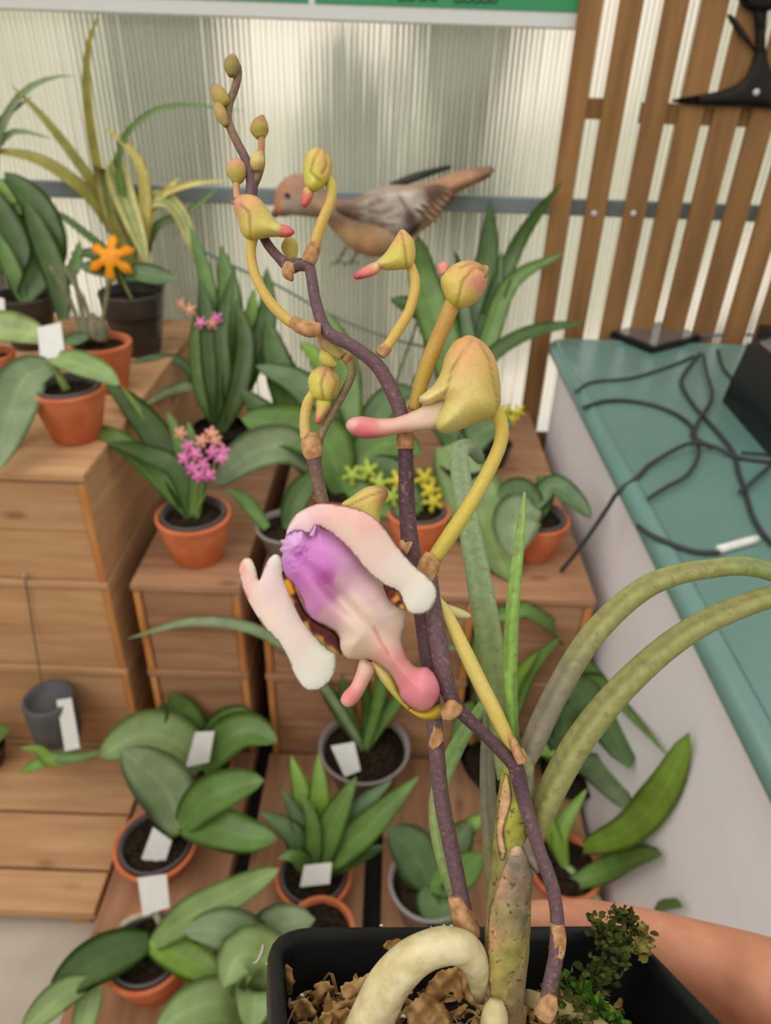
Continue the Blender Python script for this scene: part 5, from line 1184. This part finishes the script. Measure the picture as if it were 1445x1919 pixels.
# the big hooded bud
bud([(880, 628), (902, 638), (922, 660), (934, 692), (938, 730), (938, 760), (924, 782), (900, 792), (878, 800), (850, 810), (830, 812), (816, 800), (818, 780), (828, 752), (806, 760), (790, 756), (782, 748), (796, 736), (812, 722), (826, 698), (834, 668), (850, 642), (866, 632)], .1535, .0080,
    [(880, 634, (216, 160, 110)), (850, 650, (214, 170, 108)), (870, 660, (218, 162, 112)), (915, 670, (214, 172, 104)), (930, 720, (204, 176, 90)), (880, 720, (214, 190, 122)), (850, 780, (212, 200, 124)), (830, 800, (212, 204, 120)), (900, 780, (204, 188, 100)), (800, 750, (220, 204, 140)), (835, 700, (210, 190, 110)), (860, 690, (216, 176, 116))], [[(884, 636), (868, 660), (848, 690), (840, 720), (830, 752)], [(900, 640), (918, 680), (930, 740), (934, 765)]], step=6, R=52)
blob('spur', [(834, 742), (846, 760), (836, 784), (820, 802), (790, 808), (752, 812), (712, 820), (684, 822), (660, 814), (648, 800), (654, 786), (676, 780), (710, 784), (742, 782), (780, 768), (808, 752)], .1545, .0026, .0026, 'petal', ORC,
     anchors=[(830, 770, (232, 208, 178)), (790, 785, (232, 200, 184)), (750, 795, (234, 188, 170)), (700, 800, (228, 140, 138)), (672, 806, (222, 112, 126)), (660, 795, (236, 180, 176)), (690, 815, (218, 108, 120)), (720, 790, (236, 186, 172))], step=5, R=17)
# smaller buds of the upper spike and side branch
def sbud(pts, wl, cols, nm='bud'): ptube(nm, pts, wl, 'bud_skin', ORC, n=16, nseg=12, cols=cols, lobes=3, lobe_amp=.05)
sbud([(443, 344, .159), (444, 330, .159), (443, 312, .159), (441, 298, .159)], [14, 34, 36, 12], [BGR, BGR, (200, 150, 108), (196, 146, 116)])
sbud([(489, 258, .1595), (487, 245, .1595), (489, 230, .1595), (493, 216, .1595)], [18, 34, 28, 5], [BGR, (170, 152, 76), (166, 132, 82), (140, 104, 84)])
sbud([(424, 196, .159), (416, 186, .159), (408, 172, .159), (400, 158, .159)], [20, 30, 27, 6], [BGR, (176, 158, 78), (176, 140, 86), (150, 112, 84)])
sbud([(424, 236, .159), (416, 218, .159), (410, 200, .159), (404, 190, .159)], [10, 22, 20, 6], [(160, 132, 86), (180, 152, 92), (170, 148, 90), (150, 120, 80)])
sbud([(434, 142, .1585), (434, 128, .1585), (436, 114, .1585), (438, 102, .1585)], [14, 27, 26, 8], [(150, 134, 80), (152, 140, 78), (150, 126, 82), (170, 130, 104)])
sbud([(484, 322, .1592), (482, 308, .1592), (486, 294, .1592), (494, 284, .1592)], [14, 26, 24, 8], [(150, 120, 84), (200, 184, 110), (200, 180, 120), (160, 120, 90)])
sbud([(548, 486, .162), (545, 470, .162), (542, 456, .162), (538, 444, .162)], [16, 30, 30, 8], [BY, (200, 184, 90), (190, 164, 84), (170, 120, 84)])
sbud([(640, 670, .161), (628, 655, .161), (612, 636, .161), (600, 618, .161)], [14, 28, 34, 14], [(190, 166, 110), (178, 160, 92), (190, 154, 110), (196, 140, 116)])
sbud([(632, 684, .162), (620, 678, .162), (610, 668, .162), (604, 655, .162)], [10, 24, 26, 8], [BY, BY, (204, 190, 96), (196, 180, 96)])
bud([(577, 716), (582, 700), (596, 688), (614, 687), (630, 698), (638, 716), (632, 738), (618, 752), (600, 752), (584, 742)], .1605, .0036, [(585, 715, (206, 192, 90)), (612, 692, (204, 150, 110)), (632, 715, (200, 172, 90)), (600, 745, (204, 196, 92))], [[(612, 690), (602, 720), (606, 748)], [(618, 690), (632, 716), (622, 744)]], step=4)
blob('spur', [(594, 745), (616, 745), (620, 760), (608, 782), (600, 796), (590, 790), (592, 768)], .1608, .0016, .0016, 'bud_skin', ORC, anchors=[(605, 752, (204, 192, 90)), (600, 770, (206, 172, 110)), (598, 790, (200, 108, 98))], step=4)
bud([(640, 946), (660, 930), (684, 914), (704, 910), (722, 914), (728, 924), (722, 940), (714, 956), (712, 976), (708, 1000), (690, 990), (664, 966)], .1605, .0034, [(660, 940, (206, 190, 96)), (690, 925, (214, 188, 110)), (722, 925, (186, 140, 96)), (700, 965, (212, 198, 104))], [[(722, 920), (690, 930), (650, 950)]], step=5)
# pale back sepal tip behind the stem
blob('sepal', [(826, 1130), (850, 1136), (875, 1146), (884, 1156), (868, 1162), (842, 1158), (828, 1148)], .1605, .0012, .0012, 'petal', ORC, anchors=[(840, 1142, (220, 204, 140)), (870, 1152, (206, 196, 150))], step=5)

# ------------------------------------------------------------------ the open flower, one part with its petals as sub-parts
W1 = (236, 232, 220); W2 = (238, 218, 206); PK = (240, 192, 188); LIL = (206, 126, 200); LIP = (232, 206, 194); MAR = (78, 22, 28); GOLD = (226, 164, 30)
axis = np.array([0.70, 0.714])                     # lip axis in the picture plane, upper left to lower right
def along(q): return (q - np.array([545, 1030.])) @ axis
def across(q): return (q - np.array([545, 1030.])) @ np.array([-axis[1], axis[0]])
def crest(q):
    k = np.exp(-(np.maximum(0, along(q) - 12) / 22) ** 2)
    return k * np.array([.0011 * noise.noise(Vector((a * .16, b_ * .16, 0))) + .0007 * noise.noise(Vector((a * .33, b_ * .33, 5))) for a, b_ in q])
fl_ = blob('flower', [(527, 1048), (530, 1038), (523, 1030), (529, 1022), (525, 1012), (534, 1010), (536, 1001), (545, 1000), (550, 991), (558, 994), (566, 988), (574, 996), (582, 1006), (588, 996), (592, 978), (600, 990), (626, 1002), (652, 1020), (676, 1046), (698, 1078), (722, 1100), (744, 1126), (758, 1140), (758, 1168), (752, 1198), (756, 1216), (765, 1236), (782, 1250), (800, 1250), (818, 1268), (826, 1296), (814, 1322), (794, 1334), (772, 1326), (752, 1308), (746, 1290), (734, 1266), (712, 1246), (690, 1236), (664, 1236), (648, 1232), (636, 1214), (634, 1190), (616, 1176), (594, 1166), (576, 1150), (566, 1122), (552, 1096), (536, 1080)],
     lambda q: .1520 + .0000095 * np.maximum(0, along(q) - 60) - .00001 * np.maximum(0, 40 - along(q)),   .0072, .0012, 'petal', ORC, step=4, R=60, power=4,
     extra=lambda q: .0030 * np.exp(-(across(q) / 13) ** 2) * np.exp(-((along(q) - 120) / 75) ** 2) + .0006 * np.sin(along(q) * .06) + crest(q),
     anchors=[(540, 1010, (224, 172, 228)), (534, 1030, (222, 166, 226)), (550, 1000, (226, 180, 230)), (545, 1050, (210, 136, 210)), (560, 1040, (204, 120, 200)), (600, 1000, (214, 140, 206)), (600, 1060, (204, 120, 196)), (560, 1090, (206, 122, 198)), (640, 1020, (212, 142, 200)), (612, 1080, (196, 104, 176)), (660, 1060, (216, 160, 198)), (590, 1130, (212, 138, 196)), (615, 1110, (210, 140, 190)), (640, 1090, (222, 172, 192)),
              (680, 1090, (220, 178, 190)), (620, 1150, (222, 176, 190)), (650, 1130, LIP), (700, 1120, (214, 180, 180)), (660, 1170, LIP), (690, 1160, (234, 208, 190)), (720, 1140, (228, 202, 194)), (745, 1160, (238, 214, 196)), (660, 1215, (238, 216, 190)), (700, 1200, (238, 204, 184)), (735, 1190, (236, 200, 186)), (720, 1230, (236, 176, 164)), (750, 1245, (236, 160, 156)), (770, 1280, (234, 142, 152)), (800, 1270, (238, 150, 160)), (810, 1300, (232, 140, 152)), (785, 1310, (234, 146, 156)), (800, 1325, (240, 164, 160))],
     seams=[[(700, 1175), (712, 1200), (728, 1225)]], seam_w=3, seam_col=(216, 120, 110))
fl_.name = 'flower'; fl_['label'] = 'open pink flower with purple hooded lip'
def pet(nm, outline, d0, front, back, anchors, label=None, **kw): return blob(nm, outline, d0, front, back, 'petal', fl_, anchors=anchors, label=label, **kw)
pet('petal', [(540, 985), (556, 962), (582, 948), (604, 943), (640, 947), (676, 956), (702, 970), (722, 992), (746, 1026), (774, 1058), (802, 1082), (816, 1100), (818, 1120), (808, 1142), (790, 1151), (768, 1150), (756, 1132), (746, 1110), (722, 1098), (688, 1070), (660, 1036), (634, 1010), (612, 994), (592, 985), (580, 1000), (562, 995), (546, 998), (536, 1004)],
    lambda q: .1478 + .000030 * np.maximum(0, 600 - q[:, 0]) + .0000085 * np.maximum(0, q[:, 0] - 640) + .00001 * np.maximum(0, 980 - q[:, 1]) - .0016 * np.exp(-((q[:, 0] - 680) / 90) ** 2), .0012, -.0007,
    [(590, 950, PK), (560, 970, (240, 208, 214)), (640, 960, (242, 190, 182)), (690, 980, (240, 188, 180)), (700, 1030, (238, 206, 196)), (650, 1000, (238, 204, 192)), (750, 1070, (238, 222, 208)), (790, 1120, W1), (770, 1140, W1), (740, 1100, (236, 220, 208)), (810, 1100, (236, 226, 214)), (540, 995, (242, 216, 220))], 'pinkish white upper petal', step=5, R=34)
pet('petal', [(447, 1072), (450, 1054), (460, 1045), (472, 1048), (480, 1066), (486, 1086), (496, 1062), (506, 1044), (518, 1038), (530, 1050), (534, 1082), (552, 1122), (574, 1160), (596, 1196), (616, 1216), (630, 1226), (629, 1256), (612, 1284), (588, 1295), (570, 1290), (552, 1266), (540, 1234), (522, 1204), (496, 1176), (472, 1140), (456, 1106)],
    lambda q: .1560 + .000012 * np.maximum(0, 540 - q[:, 0]) - .0012 * np.exp(-((q[:, 1] - 1200) / 70) ** 2), .0011, -.0006,
    [(455, 1065, (240, 176, 170)), (462, 1110, (242, 188, 180)), (470, 1060, (238, 226, 204)), (480, 1110, (240, 212, 200)), (505, 1060, (238, 214, 216)), (520, 1045, W1), (510, 1110, (234, 206, 212)), (545, 1150, (232, 214, 206)), (500, 1160, (240, 216, 202)), (560, 1200, W2), (600, 1230, W1), (580, 1280, (238, 234, 224)), (540, 1220, (238, 222, 208)), (620, 1250, W1)], 'white lower petal, pink at its tips', step=5, R=34)
# dark maroon side lobes with a gold edge, tucked under the lip
pet('side_lobe', [(528, 1072), (536, 1074), (550, 1092), (560, 1120), (576, 1150), (600, 1168), (628, 1184), (637, 1202), (641, 1224), (634, 1228), (612, 1212), (588, 1190), (566, 1164), (548, 1128), (534, 1096)], .1532, .0014, .0006,
    [(533, 1078, (64, 24, 28)), (541, 1094, GOLD), (546, 1106, (220, 150, 24)), (552, 1120, MAR), (558, 1132, MAR), (566, 1146, MAR), (570, 1158, MAR), (584, 1170, MAR), (590, 1176, (92, 22, 28)), (604, 1186, MAR), (620, 1194, MAR), (632, 1212, MAR), (600, 1199, (206, 150, 70)), (572, 1174, (214, 166, 90)), (622, 1220, (214, 160, 80)), (545, 1126, (206, 150, 80)), (612, 1196, (90, 26, 28)), (626, 1204, MAR)], 'maroon side lobe with gold edge', step=3.5, R=8, power=5)
pet('side_lobe', [(718, 1094), (732, 1098), (746, 1112), (756, 1132), (758, 1144), (744, 1138), (730, 1126), (722, 1110)], .1478, .0012, .0004, [(726, 1102, MAR), (736, 1116, (96, 28, 24)), (742, 1122, (206, 140, 60)), (748, 1130, MAR), (754, 1138, (214, 166, 90))], 'maroon side lobe with gold edge', step=3, R=7, power=5)
mat('crest', (222, 168, 226), rgb2=(210, 140, 212), rough=0.6, scale=900)
ptube('lip_hook', [(584, 1004, .1478), (590, 990, .1475), (592, 976, .1475)], [10, 6, 2], 'crest', fl_, n=8, nseg=8)
pet('spur', [(676, 1236), (694, 1240), (702, 1256), (690, 1282), (676, 1308), (660, 1324), (646, 1324), (638, 1312), (644, 1298), (658, 1282), (668, 1258)], .1560, .0020, .0020, [(685, 1245, (240, 206, 186)), (675, 1275, (240, 184, 172)), (655, 1305, (236, 140, 144)), (646, 1318, (240, 172, 166))], 'pink finger-like spur', step=5)
pet('sepal', [(694, 1240), (716, 1248), (736, 1268), (750, 1300), (770, 1326), (796, 1334), (822, 1320), (838, 1326), (830, 1342), (804, 1350), (780, 1342), (752, 1320), (726, 1292), (706, 1264)], .1565, .0018, .0014, [(710, 1258, (222, 206, 140)), (740, 1290, (206, 196, 92)), (770, 1330, (208, 178, 70)), (810, 1342, (196, 172, 50)), (832, 1330, (190, 150, 60))], 'yellow-green back sepal', step=5, R=12)

# ------------------------------------------------------------------ the hand that holds the pot
def capsule_chain(bm, pts):
    """overlapping spheres along (position, radius) rows, fused later"""
    pts = [(np.asarray(p, float), r) for p, r in pts]
    for (a, ra), (b_, rb) in zip(pts[:-1], pts[1:]):
        L = np.linalg.norm(b_ - a); k = max(2, int(L / (min(ra, rb) * .22)))
        for i in range(k + 1):
            t = i / k; c = a * (1 - t) + b_ * t; r = ra * (1 - t) + rb * t
            bmesh.ops.create_icosphere(bm, subdivisions=2, radius=r, matrix=Matrix.Translation(Vector(c)))
bm = bmesh.new()
wrist = P(1930, 2480, .165)
K1, K2, K3, K4 = P(1480, 1880, .192), P(1490, 2010, .196), P(1495, 2130, .198), P(1490, 2240, .198)
capsule_chain(bm, [(P(952, 1742, .2120), .0064), (P(1010, 1738, .2135), .0078), (P(1110, 1742, .2160), .0086), (P(1200, 1762, .2165), .0094), (P(1300, 1798, .212), .0112), (P(1400, 1842, .203), .0136), (K1, .0150)])
capsule_chain(bm, [(P(935, 1880, .2080), .0066), (P(1000, 1878, .2105), .0080), (P(1110, 1890, .2130), .0088), (P(1230, 1910, .2140), .0096), (P(1360, 1950, .208), .0112), (K2, .0140)])
capsule_chain(bm, [(P(950, 2010, .2020), .0064), (P(1010, 2010, .2045), .0076), (P(1110, 2020, .2080), .0084), (P(1230, 2040, .2100), .0092), (P(1370, 2075, .207), .0108), (K3, .0135)])
capsule_chain(bm, [(P(1010, 2130, .1980), .0056), (P(1070, 2130, .2000), .0066), (P(1170, 2145, .2030), .0074), (P(1280, 2165, .2050), .0082), (P(1390, 2195, .204), .0098), (K4, .0125)])
for K, r in ((K1, .015), (K2, .0155), (K3, .015), (K4, .0135)): capsule_chain(bm, [(K, r), (K * .5 + wrist * .5 + camv(0, .002, -.004), .0165), (wrist, .0185)])
capsule_chain(bm, [(K1, .014), (P(1640, 2090, .165), .017), (wrist, .020)])
capsule_chain(bm, [(wrist, .024), (wrist + camv(.06, -.09, -.02), .026), (wrist + camv(.10, -.17, -.03), .030)])
# thumb along the near side, below the frame
capsule_chain(bm, [(P(1760, 2260, .150), .0175), (P(1800, 2330, .128), .0150), (potp(1.10, .62, .022) + e1 * .010, .0128), (potp(.86, 1.08, .024) + e2 * .0122, .0112), (potp(.38, 1.10, .026) + e2 * .0098, .0098), (potp(.14, 1.09, .027) + e2 * .0078, .0072)])
me = bpy.data.meshes.new('hand_raw'); bm.to_mesh(me); bm.free()
tmp = bpy.data.objects.new('hand_raw', me); COL.objects.link(tmp)
md = tmp.modifiers.new('r', 'REMESH'); md.mode = 'VOXEL'; md.voxel_size = .0013
md = tmp.modifiers.new('s', 'SMOOTH'); md.factor = .5; md.iterations = 14
dg = bpy.context.evaluated_depsgraph_get(); ev = tmp.evaluated_get(dg); hm = bpy.data.meshes.new_from_object(ev)
V = np.array([np.array(v.co) for v in hm.vertices]); Fc = [tuple(p.vertices) for p in hm.polygons]
bpy.data.objects.remove(tmp, do_unlink=True)
mat('skin', (214, 150, 118), rgb2=(198, 130, 100), rough=0.5, spec=0.35, scale=90, sss=0.12, bump=0.08)
hd = obj('hand', V, Fc, 'skin'); setp(hd, 'bare hand gripping the far side of the square black pot', 'hand')
mat('nail', (226, 172, 150), var=.05, rough=.3, scale=80)
o = ptube('fingernail', [(950, 1716, .2165), (966, 1712, .2170), (990, 1710, .2180)], [20, 28, 24], 'nail', hd, n=8, nseg=10, squash=.25)
